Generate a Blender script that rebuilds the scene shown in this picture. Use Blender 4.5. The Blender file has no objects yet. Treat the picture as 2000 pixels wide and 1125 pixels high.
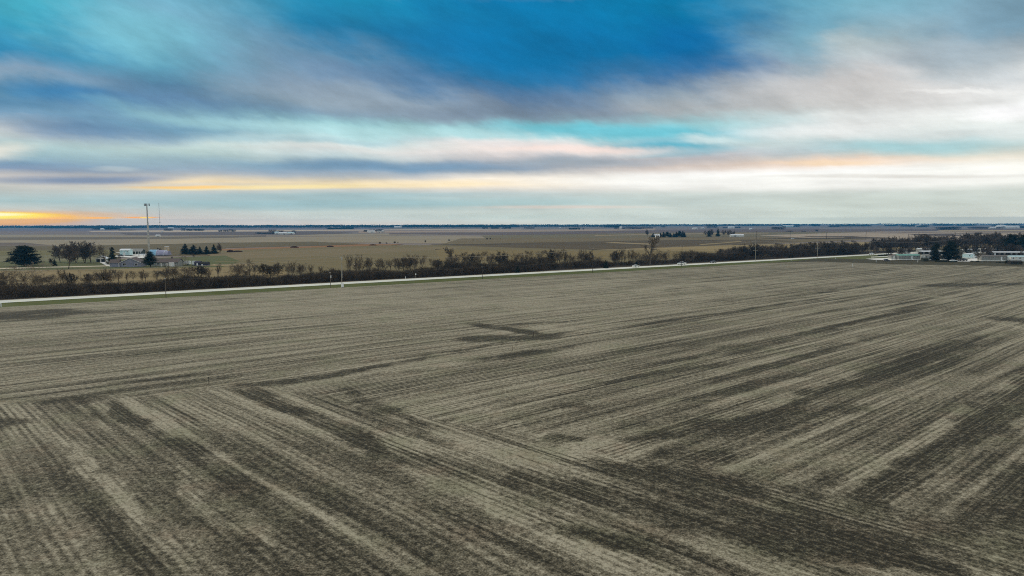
import bpy, math, random
import numpy as np
from mathutils import Vector, Matrix

C = bpy.context.scene.collection
S = bpy.context.scene
R = math.radians

# ------------------------------------------------------------------ camera
F = 1333.3
TH = math.atan(125.5 / F)      # pitch below the horizon
RO = 0.0021                    # slight roll
HC = 25.0
_r0 = Vector((1, 0, 0)); _u0 = Vector((0, math.sin(TH), math.cos(TH))); FW = Vector((0, math.cos(TH), -math.sin(TH)))
RI = _r0 * math.cos(RO) - _u0 * math.sin(RO)
UP = _u0 * math.cos(RO) + _r0 * math.sin(RO)
cam = bpy.data.cameras.new('camera'); cam.lens = 24; cam.sensor_width = 36
cam.clip_start = 0.5; cam.clip_end = 60000
co = bpy.data.objects.new('camera', cam); C.objects.link(co)
M4 = Matrix((( RI.x, UP.x, -FW.x, 0), (RI.y, UP.y, -FW.y, 0), (RI.z, UP.z, -FW.z, HC), (0, 0, 0, 1)))
co.matrix_world = M4
S.camera = co


def ray(px, py):
    return RI * (px - 1000) + UP * (562.5 - py) + FW * F


def P(px, py):
    "the point of level ground seen at this place of the photograph"
    d = ray(px, py)
    t = -HC / d.z
    return Vector((d.x * t, d.y * t, 0))


def HT(px, yb, yt):
    "height of a thing standing at (px, yb) that reaches up to yt"
    p = P(px, yb); d = ray(px, yt)
    k = math.hypot(p.x, p.y) / math.hypot(d.x, d.y)
    return HC + d.z * k


def PXM(px, yb):
    "pixels per metre at that ground point"
    return F / P(px, yb).y


def AE(px, py):
    d = ray(px, py)
    return math.atan2(d.x, d.y), math.atan2(d.z, math.hypot(d.x, d.y))


S.view_settings.view_transform = 'Standard'
S.view_settings.look = 'None'
S.view_settings.exposure = 0
S.view_settings.gamma = 1
S.cycles.use_denoising = False
S.cycles.filter_width = 1.05
S.cycles.max_bounces = 5; S.cycles.diffuse_bounces = 3; S.cycles.volume_bounces = 0


def lin(c):
    return tuple(((v / 255) / 12.92 if v / 255 <= 0.04045 else ((v / 255 + 0.055) / 1.055) ** 2.4) for v in c)


# ------------------------------------------------------------------ node helpers
class NT:
    def __init__(s, tree):
        s.t = tree; s.n = tree.nodes; s.l = tree.links

    def new(s, typ, **kw):
        n = s.n.new(typ)
        for k, v in kw.items():
            setattr(n, k, v)
        return n

    def put(s, sock, v):
        if v is None:
            return
        if isinstance(v, bpy.types.NodeSocket):
            s.l.new(v, sock)
        else:
            if hasattr(sock, 'default_value') and hasattr(sock.default_value, '__len__'):
                n = len(sock.default_value)
                v = tuple(v) if hasattr(v, '__len__') else (v,) * n
                if n == 4 and len(v) == 3:
                    v = v + (1,)
            sock.default_value = v

    def m(s, op, a, b=None, c=None, clamp=False):
        n = s.new('ShaderNodeMath', operation=op, use_clamp=clamp)
        s.put(n.inputs[0], a); s.put(n.inputs[1], b)
        if c is not None:
            s.put(n.inputs[2], c)
        return n.outputs[0]

    def vm(s, op, a, b=None, out=0):
        n = s.new('ShaderNodeVectorMath', operation=op)
        s.put(n.inputs[0], a)
        if b is not None:
            if op == 'SCALE':
                s.put(n.inputs['Scale'], b)
            else:
                s.put(n.inputs[1], b)
        return n.outputs[out]

    def mix(s, f, a, b, mode='MIX'):
        n = s.new('ShaderNodeMix', data_type='RGBA', blend_type=mode)
        n.clamp_factor = True
        s.put(n.inputs[0], f); s.put(n.inputs[6], a); s.put(n.inputs[7], b)
        return n.outputs[2]

    def noise(s, vec, scale=1, detail=3, rough=.55, out=0, dist=0):
        n = s.new('ShaderNodeTexNoise')
        s.put(n.inputs['Vector'], vec); s.put(n.inputs['Scale'], scale)
        s.put(n.inputs['Detail'], detail); s.put(n.inputs['Roughness'], rough); s.put(n.inputs['Distortion'], dist)
        return n.outputs[out]

    def mapr(s, v, a, b, c=0., d=1., kind='LINEAR'):
        n = s.new('ShaderNodeMapRange', interpolation_type=kind)
        n.clamp = True
        s.put(n.inputs[0], v); s.put(n.inputs[1], a); s.put(n.inputs[2], b); s.put(n.inputs[3], c); s.put(n.inputs[4], d)
        return n.outputs[0]

    def xyz(s, v):
        n = s.new('ShaderNodeSeparateXYZ'); s.put(n.inputs[0], v)
        return n.outputs

    def comb(s, x, y, z=0):
        n = s.new('ShaderNodeCombineXYZ')
        s.put(n.inputs[0], x); s.put(n.inputs[1], y); s.put(n.inputs[2], z)
        return n.outputs[0]

    def ellipse(s, vec, cx, cy, hl, hw, rot, op, inner=0.):
        n = s.new('ShaderNodeMapping', vector_type='TEXTURE')
        s.put(n.inputs[0], vec)
        n.inputs[1].default_value = (cx, cy, 0); n.inputs[2].default_value = (0, 0, rot)
        n.inputs[3].default_value = (hl, hw, 1)
        L = s.vm('LENGTH', n.outputs[0], out=1)
        return s.mapr(L, inner, 1., op, 0., 'SMOOTHSTEP')

    def ramp(s, f, stops):
        n = s.new('ShaderNodeValToRGB')
        s.put(n.inputs[0], f)
        e = n.color_ramp.elements
        while len(e) > 1:
            e.remove(e[-1])
        e[0].position = stops[0][0]; e[0].color = (*stops[0][1], 1)
        for p, c in stops[1:]:
            q = e.new(p); q.color = (*c, 1)
        return n.outputs[0]


# ------------------------------------------------------------------ world: sky and clouds by direction
HAZE = .00011                     # density of the air near the ground
SUN_AZ, SUN_EL = -58, 14          # dawn light from the left, softened by cloud
W = bpy.data.worlds.new('World'); S.world = W; W.use_nodes = True
nt = NT(W.node_tree)
for n in list(nt.n):
    nt.n.remove(n)
sky = nt.new('ShaderNodeTexSky', sky_type='NISHITA')
sky.sun_disc = False; sky.sun_elevation = R(SUN_EL); sky.sun_rotation = R(SUN_AZ)
sky.air_density = 1.4; sky.dust_density = 1.0; sky.ozone_density = 3
tc = nt.new('ShaderNodeTexCoord')
D = tc.outputs['Generated']
dx, dy, dz = nt.xyz(D)
hyp = nt.m('SQRT', nt.m('ADD', nt.m('MULTIPLY', dx, dx), nt.m('MULTIPLY', dy, dy)))
az = nt.m('ARCTAN2', dx, dy)
el = nt.m('ARCTAN2', dz, hyp)
# streaky warp: clouds drawn out sideways, more so near the horizon
nv = nt.comb(nt.m('MULTIPLY', dx, 2.2), nt.m('MULTIPLY', dy, 2.2), nt.m('MULTIPLY', dz, 17))
wn = nt.noise(nv, 1.6, 5, .55, out=1)
wx, wy, _ = nt.xyz(wn)
DV = nt.comb(nt.m('ADD', dx, nt.m('MULTIPLY', dz, .5)), dy, nt.m('MULTIPLY', nt.m('ADD', dz, nt.m('MULTIPLY', dx, .22)), 2.3))
pn = nt.noise(DV, 6, 7, .6, out=1)
px_, py_, pz_ = nt.xyz(pn)
fade = nt.mapr(el, .04, .2)
warpa = nt.m('ADD', nt.m('MULTIPLY', nt.m('SUBTRACT', wx, .5), .11), nt.m('MULTIPLY', nt.m('SUBTRACT', px_, .5), nt.m('MULTIPLY', fade, .16)))
amp = nt.mapr(el, 0.0, .28, .006, .018)
warpe = nt.m('ADD', nt.m('MULTIPLY', nt.m('SUBTRACT', wy, .5), amp), nt.m('MULTIPLY', nt.m('SUBTRACT', py_, .5), nt.m('MULTIPLY', fade, .075)))
A2 = nt.m('ADD', az, warpa)
E2 = nt.m('ADD', el, warpe)
SV = nt.comb(A2, E2, 0)
YS = [436, 425, 410, 398, 382, 370, 360, 345, 330, 312, 292, 270, 250, 225, 195, 160, 120, 70, 0]
COLS = {
    0:    [(200,190,185),(215,200,185),(190,200,198),(160,192,198),(185,195,195),(205,205,200),(205,200,195),(95,135,175),(150,185,195),(170,200,205),(238,238,230),(120,160,190),(60,122,168),(90,140,175),(134,162,186),(20,130,182),(40,150,190),(65,170,198),(80,178,202)],
    330:  [(205,200,198),(200,198,195),(185,200,200),(160,192,200),(185,200,202),(205,205,200),(236,216,180),(150,170,190),(150,180,195),(180,205,205),(205,225,222),(130,175,195),(120,165,190),(100,140,172),(80,120,160),(90,150,182),(110,175,198),(118,175,198),(110,178,202)],
    660:  [(210,205,200),(195,205,202),(190,205,202),(155,190,198),(175,198,200),(205,208,205),(240,222,186),(160,175,190),(115,155,185),(185,205,210),(225,228,225),(190,225,228),(160,210,215),(125,152,172),(142,162,174),(110,138,165),(75,130,170),(30,120,168),(20,135,180)],
    1000: [(205,208,202),(195,210,205),(200,210,205),(170,200,202),(190,205,205),(225,222,215),(255,240,215),(250,240,225),(150,165,180),(190,190,195),(240,230,225),(190,222,225),(160,215,220),(116,136,156),(112,134,160),(50,110,158),(5,112,165),(0,118,172),(0,118,178)],
    1330: [(205,215,208),(205,216,210),(205,216,210),(200,214,210),(205,215,210),(230,230,225),(255,255,252),(255,255,252),(220,205,195),(190,190,195),(200,215,215),(120,195,210),(160,212,218),(174,180,184),(152,168,180),(95,130,165),(5,110,165),(0,112,168),(0,122,178)],
    1660: [(205,215,205),(206,216,208),(206,216,208),(206,216,208),(208,216,210),(235,236,230),(255,255,250),(255,255,252),(250,220,195),(185,205,210),(205,222,222),(238,240,238),(235,238,236),(205,205,202),(205,203,202),(190,196,200),(165,185,192),(135,180,198),(110,182,202)],
    2000: [(205,210,200),(206,212,204),(206,214,206),(206,215,208),(208,215,208),(235,236,228),(255,255,248),(255,255,248),(240,232,215),(210,222,220),(225,232,230),(235,240,236),(245,248,245),(240,240,238),(225,226,224),(165,178,186),(125,160,180),(128,165,185),(140,185,198)],
}
ELS = [AE(1000, y)[1] for y in YS]
emax = ELS[-1] + .9
ZEN = (.70, .70, .72)          # unseen sky above the frame, brightened grey to light the ground
col = None; prev = None
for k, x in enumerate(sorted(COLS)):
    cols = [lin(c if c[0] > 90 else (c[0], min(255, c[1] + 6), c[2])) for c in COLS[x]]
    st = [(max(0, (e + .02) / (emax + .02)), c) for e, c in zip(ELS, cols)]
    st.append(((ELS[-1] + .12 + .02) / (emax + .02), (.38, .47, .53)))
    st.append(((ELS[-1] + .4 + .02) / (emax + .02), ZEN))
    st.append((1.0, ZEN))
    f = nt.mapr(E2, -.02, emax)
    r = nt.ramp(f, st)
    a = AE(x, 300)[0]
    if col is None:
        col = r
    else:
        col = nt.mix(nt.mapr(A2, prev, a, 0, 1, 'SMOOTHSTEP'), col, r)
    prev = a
SKY = [  # x1,y1,x2,y2, half width px, colour, opacity
    (-150, 180, 620, 245, 24, (100, 140, 175), .55), (-100, 150, 420, 232, 16, (25, 118, 172), .8),
    (150, 200, 560, 245, 16, (165, 212, 214), .75), (-100, 252, 420, 268, 18, (62, 118, 165), .8),
    (100, 172, 560, 232, 20, (88, 128, 165), .7), (330, 60, 1000, 215, 55, (140, 162, 182), .6),
    (380, 140, 1150, 250, 30, (150, 164, 178), .5), (480, 90, 1300, 225, 22, (70, 118, 162), .5),
    (700, 205, 1350, 235, 18, (114, 134, 156), .6), (560, 40, 1500, 120, 70, (0, 112, 170), .7),
    (1200, 100, 1450, 105, 45, (0, 100, 162), .6), (1520, -20, 1600, 150, 60, (110, 172, 195), .6),
    (40, 20, 420, 100, 36, (125, 196, 212), .6), (1560, 95, 1800, 105, 30, (185, 198, 200), .6),
    (1380, 175, 2100, 185, 28, (204, 202, 200), .6), (1900, 215, 2150, 208, 15, (255, 255, 255), .95), (1700, 110, 2150, 135, 34, (150, 170, 182), .6),
    (1750, 178, 2100, 176, 4, (245, 245, 242), .55), (900, 245, 1450, 262, 14, (105, 198, 215), .85),
    (1120, 285, 1430, 292, 14, (85, 182, 206), .9), (860, 282, 1350, 296, 9, (252, 232, 224), .95),
    (800, 275, 1150, 280, 8, (235, 228, 226), .8), (1290, 272, 1440, 276, 9, (215, 235, 236), .8),
    (500, 320, 1100, 322, 11, (112, 150, 182), .75), (900, 312, 1350, 318, 9, (150, 168, 182), .6),
    (-100, 300, 120, 300, 12, (248, 240, 225), .7), (-100, 352, 360, 345, 7, (88, 128, 172), .8),
    (140, 366, 1000, 358, 4.5, (255, 234, 175), .9), (200, 362, 480, 365, 3.0, (255, 205, 120), .8),
    (620, 362, 1050, 355, 9, (255, 236, 200), .8), (950, 352, 2300, 345, 15, (255, 255, 250), .95),
    (1450, 344, 2100, 344, 3.5, (225, 222, 215), .7), (1500, 318, 1800, 322, 5, (252, 224, 190), .8),
    (1560, 292, 2050, 285, 14, (160, 210, 216), .7), (1350, 255, 1900, 262, 16, (246, 248, 246), .7),
    (380, 240, 1000, 258, 12, (180, 222, 226), .7), (300, 268, 900, 274, 6, (130, 184, 202), .35),
    (60, 380, 1100, 378, 5, (160, 192, 200), .55), (60, 398, 1000, 398, 9, (158, 192, 199), .6),
    (880, 405, 1330, 405, 3, (222, 212, 202), .8), (160, 328, 260, 329, 4, (215, 225, 222), .35),
    (-100, 412, 330, 424, 5, (225, 180, 135), .6),
]
for x1, y1, x2, y2, hw, c, op in SKY:
    a1, e1 = AE(x1, y1); a2, e2 = AE(x2, y2)
    L = math.hypot(a2 - a1, e2 - e1)
    f = nt.ellipse(SV, (a1 + a2) / 2, (e1 + e2) / 2, L * .58, hw / 1333 * 1.5, math.atan2(e2 - e1, a2 - a1), op, .15)
    col = nt.mix(f, col, lin(c))
# the crisp glow of the sunrise under the cloud edge at the left
SV2 = nt.comb(nt.m('ADD', az, nt.m('MULTIPLY', warpa, .3)), nt.m('ADD', el, nt.m('MULTIPLY', warpe, .35)), 0)
for x1, y1, x2, y2, hw, c, op, inn in [
    (-300, 430, 235, 430, 15, (240, 178, 125), .95, .25), (-320, 425, 205, 426, 12, (255, 190, 60), 1., .5), (-300, 421, 150, 421, 7.6, (255, 238, 90), 1., .4),
        (-260, 418, 90, 419, 4.2, (255, 253, 210), 1., .35), (150, 425.5, 235, 425.5, 2.2, (255, 185, 60), .95, .3), (225, 425, 330, 424.5, 1.7, (252, 170, 80), .9, .3),
        (270, 425, 305, 425, 1.0, (255, 232, 130), .95, .2)]:
    a1, e1 = AE(x1, y1); a2, e2 = AE(x2, y2)
    L = math.hypot(a2 - a1, e2 - e1)
    f = nt.ellipse(SV2, (a1 + a2) / 2, (e1 + e2) / 2, L * .5, hw / 1333, math.atan2(e2 - e1, a2 - a1), op, inn)
    col = nt.mix(f, col, lin(c))
# fine streaks and mottling
n1 = nt.noise(nt.comb(nt.m('MULTIPLY', dx, 6), nt.m('MULTIPLY', dy, 6), nt.m('MULTIPLY', dz, 70)), 1, 6, .6)
n2 = nt.noise(nt.comb(nt.m('MULTIPLY', dx, 16), nt.m('MULTIPLY', dy, 16), nt.m('MULTIPLY', nt.m('ADD', dz, nt.m('MULTIPLY', dx, .12)), 60)), 1, 5, .62)
lowf = nt.mapr(el, .08, .2, 1, .12)
gain = nt.m('ADD', 1.0, nt.m('MULTIPLY', lowf, nt.m('ADD', nt.mapr(n1, .3, .7, -.10, .09), nt.mapr(n2, .3, .7, -.04, .04))))
pn2 = nt.noise(nt.vm('ADD', DV, (3, 1, 7)), 15, 8, .64)
gain = nt.m('ADD', gain, nt.m('MULTIPLY', nt.mapr(pn2, .3, .7, -.14, .13), nt.mapr(el, .03, .16)))
gain = nt.m('ADD', gain, nt.m('MULTIPLY', nt.m('SUBTRACT', pz_, .5), nt.m('MULTIPLY', fade, .45)))
cloud = nt.vm('SCALE', col, gain)
skyb = nt.vm('SCALE', sky.outputs[0], .09)
final = nt.mix(.96, skyb, cloud)
# the sky behind carries the same broken cloud, overhead grey added for ground light
# thick air lies in front of the lowest sky: the sky behind it is brighter than it looks from here
path = nt.m('MINIMUM', nt.m('DIVIDE', 81., nt.m('MAXIMUM', el, .002)), 10500.)
fac = nt.m('EXPONENT', nt.m('MULTIPLY', path, HAZE))
final = nt.vm('SUBTRACT', nt.vm('SCALE', final, fac), nt.vm('SCALE', (.03, .14, .27), nt.m('SUBTRACT', fac, 1)))
final = nt.vm('MAXIMUM', final, (0, 0, 0))
bg = nt.new('ShaderNodeBackground'); nt.put(bg.inputs[0], final); bg.inputs[1].default_value = 1.0
wo = nt.new('ShaderNodeOutputWorld'); nt.l.new(bg.outputs[0], wo.inputs[0])
W.cycles.sampling_method = 'MANUAL'; W.cycles.sample_map_resolution = 512

sl = bpy.data.lights.new('sun', 'SUN'); sl.energy = 1.0; sl.angle = R(14); sl.color = (1, .90, .74)
so = bpy.data.objects.new('sun', sl); C.objects.link(so)
so.location = (-100, 0, 200)
sd = Vector((math.sin(R(SUN_AZ)) * math.cos(R(SUN_EL)), math.cos(R(SUN_AZ)) * math.cos(R(SUN_EL)), math.sin(R(SUN_EL))))
so.rotation_euler = (-sd).to_track_quat('-Z', 'Y').to_euler()

# ------------------------------------------------------------------ materials
ILL = (.56, .63, .70)            # light the ground gets here, per channel: turns seen colours into real ones


def ALB(c):
    return tuple(min(.9, v / i) for v, i in zip(lin(c), ILL))


def mat(name, c, c2=None, scale=1.0, rough=.9, bump=0., spec=.2, rnd=0., seen=True, detail=4, metal=0.):
    m = bpy.data.materials.new(name); m.use_nodes = True
    n = NT(m.node_tree); b = n.n['Principled BSDF']
    a = ALB(c) if seen else c
    c2 = (ALB(c2) if seen else c2) if c2 else tuple(v * .75 for v in a)
    g = n.new('ShaderNodeTexCoord')
    v = g.outputs['Object']
    nz = n.noise(v, scale, detail, .6)
    f = n.mapr(nz, .35, .65)
    colr = n.mix(f, c2, a)
    if rnd:
        oi = n.new('ShaderNodeObjectInfo')
        colr = n.vm('SCALE', colr, n.mapr(oi.outputs['Random'], 0, 1, 1 - rnd, 1 + rnd))
    n.put(b.inputs['Base Color'], colr)
    b.inputs['Roughness'].default_value = rough
    b.inputs['Specular IOR Level'].default_value = spec
    b.inputs['Metallic'].default_value = metal
    if bump:
        bp = n.new('ShaderNodeBump'); bp.inputs['Strength'].default_value = 1; bp.inputs['Distance'].default_value = bump
        n.l.new(nz, bp.inputs['Height']); n.l.new(bp.outputs[0], b.inputs['Normal'])
    return m


ROADA = P(0, 593); ROADB = P(1700, 499)
RD = (ROADB - ROADA).normalized()               # along the road
RN = Vector((RD.y, -RD.x, 0))                   # towards the camera side
if RN.y > 0:
    RN = -RN
AZR = math.atan2(RD.x, RD.y)


def road(t, off, z=0):
    p = ROADA + RD * t + RN * off
    return Vector((p.x, p.y, z))


# bare soil and thick straw: where the residue lies thin (-) or deep (+)
ST = [  # x1,y1,x2,y2, half width m, amount
    (-400, 980, 1200, 1010, 26, -.25), (1100, 1000, 2300, 960, 26, -.22), (900, 800, 2200, 700, 22, -.12), (-300, 640, 1700, 550, 48, .26),
    (694, 815, 720, 792, .7, .3), (718, 794, 850, 768, .9, .3), (700, 800, 760, 830, 1.2, -.3), (892, 838, 930, 812, .7, .3), (928, 813, 1080, 785, 1.0, .3), (930, 835, 1180, 795, 1.6, -.35),
    (-120, 628, 170, 613, 13, -1.1), (100, 618, 330, 606, 5, -.4), (60, 640, 330, 622, 3, -.3),
    (915, 636, 1085, 661, 2.3, -1.0), (870, 668, 1110, 662, 4, -.7), (960, 640, 1150, 630, 1.5, -.5), (985, 647, 1060, 658, 2.4, -.5), (930, 650, 1000, 654, 2.2, .4),
    (1030, 642, 1150, 653, 3, .4), (1130, 640, 1240, 655, 4, .2),
    (1180, 650, 1660, 578, 1.6, -.42), (1180, 658, 1470, 612, 1.2, -.2),
    (560, 755, 900, 692, 1.7, -.6), (850, 697, 1150, 645, 1.3, -.55), (660, 752, 887, 718, 1.5, -.35),
    (887, 718, 1130, 680, 2.3, -.8), (640, 722, 900, 690, 1.2, -.4), (700, 742, 1100, 690, 1.5, .25),
    (440, 763, 600, 752, 1.5, -.6), (470, 768, 590, 822, 1.7, -.6), (560, 800, 760, 900, 1.6, -.35),
    (520, 768, 900, 915, 1.1, .3), (650, 757, 900, 880, 1.1, -.45), (810, 850, 900, 888, 1.1, -.45), (680, 830, 800, 930, 1.7, -.45),
    (210, 790, 520, 985, 1.2, -.4), (215, 785, 300, 850, 1.3, -.5), (60, 795, 210, 782, 2.5, -.35), (-60, 850, 60, 825, 3, -.45),
    (80, 790, 220, 830, 2.5, -.3), (-40, 640, 260, 790, 0.1, 0),
    (330, 822, 560, 985, 1.1, -.25), (0, 800, 500, 735, 2.4, -.22), (180, 760, 460, 732, 1.4, -.35),
    (250, 775, 500, 940, 1.0, .34), (480, 925, 800, 1140, 1.0, .36), (120, 850, 330, 1110, 1.0, .36), (300, 905, 560, 1140, .9, .28),
    (600, 900, 1180, 1130, 1.1, .22), (900, 945, 1240, 1130, 1.7, .5), (760, 850, 1140, 925, 3.6, .55),
    (1060, 905, 1290, 885, 3.5, .5), (900, 790, 1120, 900, 2.2, .16),
    (1020, 940, 1800, 1110, 3.4, -.68), (1140, 915, 1500, 985, 1.8, -.8), (1000, 1020, 1300, 1110, 1.3, -.85), (960, 975, 1100, 1030, .8, -.4),
    (1450, 985, 1850, 1125, 1.6, -.6), (1550, 1075, 1900, 1135, 1.6, -.8), (960, 960, 1040, 935, 1.6, -.4),
    (1060, 862, 1130, 880, 1.3, -.6), (1180, 880, 1600, 800, 1.8, -.45), (1150, 870, 1420, 790, 1.2, -.3),
    (1360, 870, 1700, 800, 2.5, -.4), (1430, 840, 1920, 655, 2.3, -.55), (1250, 900, 1480, 905, 2.5, -.4), (1300, 860, 1560, 800, 2.0, -.3),
    (1520, 800, 2000, 650, 1.6, -.4), (1660, 1010, 1830, 900, 2.0, -.7), (1750, 940, 2060, 715, 2.2, -.6), (1830, 900, 2100, 760, 1.5, -.3),
    (1500, 960, 1620, 985, 1.6, -.5), (1850, 1070, 2080, 880, 2.6, -.45), (1620, 990, 1900, 800, 1.6, .3), (1800, 1030, 2050, 870, 1.3, .22),
    (1380, 950, 1640, 860, 1.6, .25),
    (1380, 712, 1700, 622, 1.8, -.5), (1600, 655, 1830, 592, 2.0, -.4), (1720, 605, 1850, 580, 1.2, -.4), (1200, 735, 1560, 655, 1.3, -.35), (1100, 770, 1500, 700, 1.5, -.3),
    (1380, 760, 1740, 650, 1.8, -.35), (1300, 800, 1600, 730, 1.6, -.3),
    (1780, 562, 2010, 556, 8, -.5), (1760, 572, 1860, 588, 1.4, .4), (1850, 588, 1900, 592, 1.2, .3), (1925, 626, 2090, 632, 5, -.9), (1925, 632, 2060, 655, 1.2, .4),
    (1590, 576, 1650, 572, 1.8, -.45), (1600, 577, 1640, 578, 1.2, .35), (1645, 570, 1690, 573, .9, .4),
    (1180, 565, 1500, 545, 2.2, -.14), (1320, 580, 1640, 545, 1.4, -.25), (1500, 588, 1760, 551, 1.6, -.3), (1560, 556, 1990, 512, 1.4, -.2),
    (1650, 548, 2100, 505, 1.6, -.2),
    (420, 588, 540, 583, 1.6, -.45), (250, 630, 520, 600, 2.2, -.18), (150, 715, 420, 680, 1.4, -.3), (0, 735, 260, 705, 1.3, -.22),
    (-50, 660, 300, 640, 6, .16), (300, 600, 900, 560, 8, .12), (900, 560, 1500, 520, 14, .10), (-50, 760, 200, 730, 3, .15),
]

# ---- crop stubble
def stubble():
    m = bpy.data.materials.new('crop_stubble'); m.use_nodes = True
    n = NT(m.node_tree); b = n.n['Principled BSDF']
    g = n.new('ShaderNodeTexCoord')
    v = g.outputs['Object']
    big = n.noise(v, .02, 3, .5, out=1)
    v1 = n.vm('ADD', v, n.vm('SCALE', n.vm('SUBTRACT', big, (.5, .5, .5)), 1.6))
    med = n.noise(v, .25, 4, .6, out=1)
    vr = n.vm('ADD', v1, n.vm('SCALE', n.vm('SUBTRACT', med, (.5, .5, .5)), 2.6))   # ragged edges
    # zones: rows along the road turning toward the right, and rows across at lower left
    def side(p, q, w):
        d = (q - p).normalized(); nn = Vector((d.y, -d.x))
        if nn.y > 0:
            nn = -nn
        dd = n.vm('DOT_PRODUCT', n.vm('SUBTRACT', vr, (p.x, p.y, 0)), (nn.x, nn.y, 0), out=1)
        return dd
    c0 = P(505, 762).xy; cl = P(-300, 822).xy; cr = P(1800, 1012).xy
    mB = n.m('MINIMUM', side(cl, c0, 1), side(c0, cr, 1))
    # the far bottom right belongs to the rows running right
    crr = side(P(1300, 900).xy, P(1900, 1130).xy, 1)
    mB = n.mapr(n.m('ADD', mB, n.m('MULTIPLY', n.m('SUBTRACT', n.noise(v, .12, 3, .6), .5), 9)), -1.6, 1.6)
    outs = []; fins = []
    for az_, sd_ in ((R(48.5), 0), (R(-44.0), 7)):
        dirv = Vector((math.sin(az_), math.cos(az_), 0)); per = Vector((dirv.y, -dirv.x, 0))
        if az_ > 0:
            # fan slightly: rows beside the road follow it, rows on the right turn away
            t = n.vm('DOT_PRODUCT', v1, tuple(dirv), out=1)
            s = n.vm('DOT_PRODUCT', v1, tuple(per), out=1)
            s = n.m('ADD', s, n.m('MULTIPLY', n.m('MULTIPLY', s, t), .00035))
        else:
            t = n.vm('DOT_PRODUCT', v1, tuple(dirv), out=1)
            s = n.vm('DOT_PRODUCT', v1, tuple(per), out=1)
        q = lambda fs, ft, o: n.comb(n.m('MULTIPLY', s, fs), n.m('MULTIPLY', t, ft), o + sd_)
        swath = n.noise(q(.075, .006, 1), 1, 2, .5)            # wide bands
        lane = n.noise(q(.36, .012, 2), 1, 3, .6)              # lanes of straw
        fine = n.noise(q(1.7, .035, 3), 1, 2, .65)             # single rows
        wav = n.m('SINE', n.m('MULTIPLY', s, 2 * math.pi / .762))
        wamp = n.mapr(n.noise(q(.12, .03, 5), 1, 3, .6), .42, .62)
        wl = n.m('SINE', n.m('ADD', n.m('MULTIPLY', s, 2 * math.pi / (5.8 if az_ < 0 else 4.9)), n.m('MULTIPLY', n.noise(q(.02, .01, 9), 1, 2), 9)))
        wl = n.mapr(wl, .15, 1, 0, 1)
        a = n.m('MULTIPLY', n.m('SUBTRACT', swath, .5), .6)
        a = n.m('ADD', a, n.m('ADD', n.m('MULTIPLY', n.m('SUBTRACT', lane, .5), 1.35), n.m('MULTIPLY', n.m('SUBTRACT', n.noise(q(.85, .01, 4), 1, 2, .6), .5), 1.3)))
        a = n.m('ADD', a, n.m('MULTIPLY', n.m('SUBTRACT', fine, .5), 1.4))
        a = n.m('ADD', a, n.m('MULTIPLY', n.m('MULTIPLY', wav, wamp), .24))
        a = n.m('ADD', a, n.m('MULTIPLY', wl, .13))
        outs.append(a); fins.append(n.m('ADD', n.m('MULTIPLY', n.m('SUBTRACT', fine, .5), 2.6), n.m('MULTIPLY', wav, .35)))
    cov = n.mix(mB, outs[0], outs[1])
    cov = n.m('ADD', cov, .60)
    patchy = n.noise(v, .045, 3, .62)
    cov = n.m('ADD', cov, n.m('MULTIPLY', n.m('SUBTRACT', patchy, .5), .55))
    at = n.new('ShaderNodeAttribute'); at.attribute_name = 'cover'
    acc = at.outputs['Fac']
    fin = n.mix(mB, fins[0], fins[1])
    cov = n.m('ADD', cov, n.m('MULTIPLY', acc, n.m('ADD', .9, n.m('MULTIPLY', fin, 1.2))))
    cov = n.m('MAXIMUM', n.m('MINIMUM', cov, .95), n.m('ADD', .0, n.m('MULTIPLY', fin, .45)))
    # straw and clods: sharp small-scale mottling steered by the cover
    h1 = n.noise(v, 1.7, 5, .72)
    h2 = n.noise(v, 6.5, 3, .7)
    hh = n.m('ADD', n.m('MULTIPLY', h1, .55), n.m('MULTIPLY', h2, .45))
    k = n.m('ADD', n.m('MULTIPLY', n.m('SUBTRACT', hh, .5), 4.4), cov)
    f = n.mapr(k, -.15, 1.15)
    soil = ALB((38, 38, 32)); mid = ALB((105, 103, 89)); straw = ALB((145, 144, 128))
    colr = n.ramp(f, [(0, soil), (.28, ALB((62, 61, 51))), (.62, mid), (1, straw)])
    tint = n.noise(v, .11, 4, .6)
    colr = n.mix(n.m('MULTIPLY', f, n.mapr(tint, .5, .68, 0, .34)), colr, ALB((84, 96, 66)), 'MIX')
    tint2 = n.noise(n.vm('ADD', v, (50, 9, 3)), .22, 4, .6)
    colr = n.mix(n.m('MULTIPLY', f, n.mapr(tint2, .55, .72, 0, .3)), colr, ALB((118, 100, 84)), 'MIX')
    n.put(b.inputs['Base Color'], colr)
    b.inputs['Roughness'].default_value = .95; b.inputs['Specular IOR Level'].default_value = .1
    bp = n.new('ShaderNodeBump'); bp.inputs['Strength'].default_value = .7; bp.inputs['Distance'].default_value = .09
    n.l.new(hh, bp.inputs['Height']); n.l.new(bp.outputs[0], b.inputs['Normal'])
    return m


MT = {}
MT['stubble'] = stubble()


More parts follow.
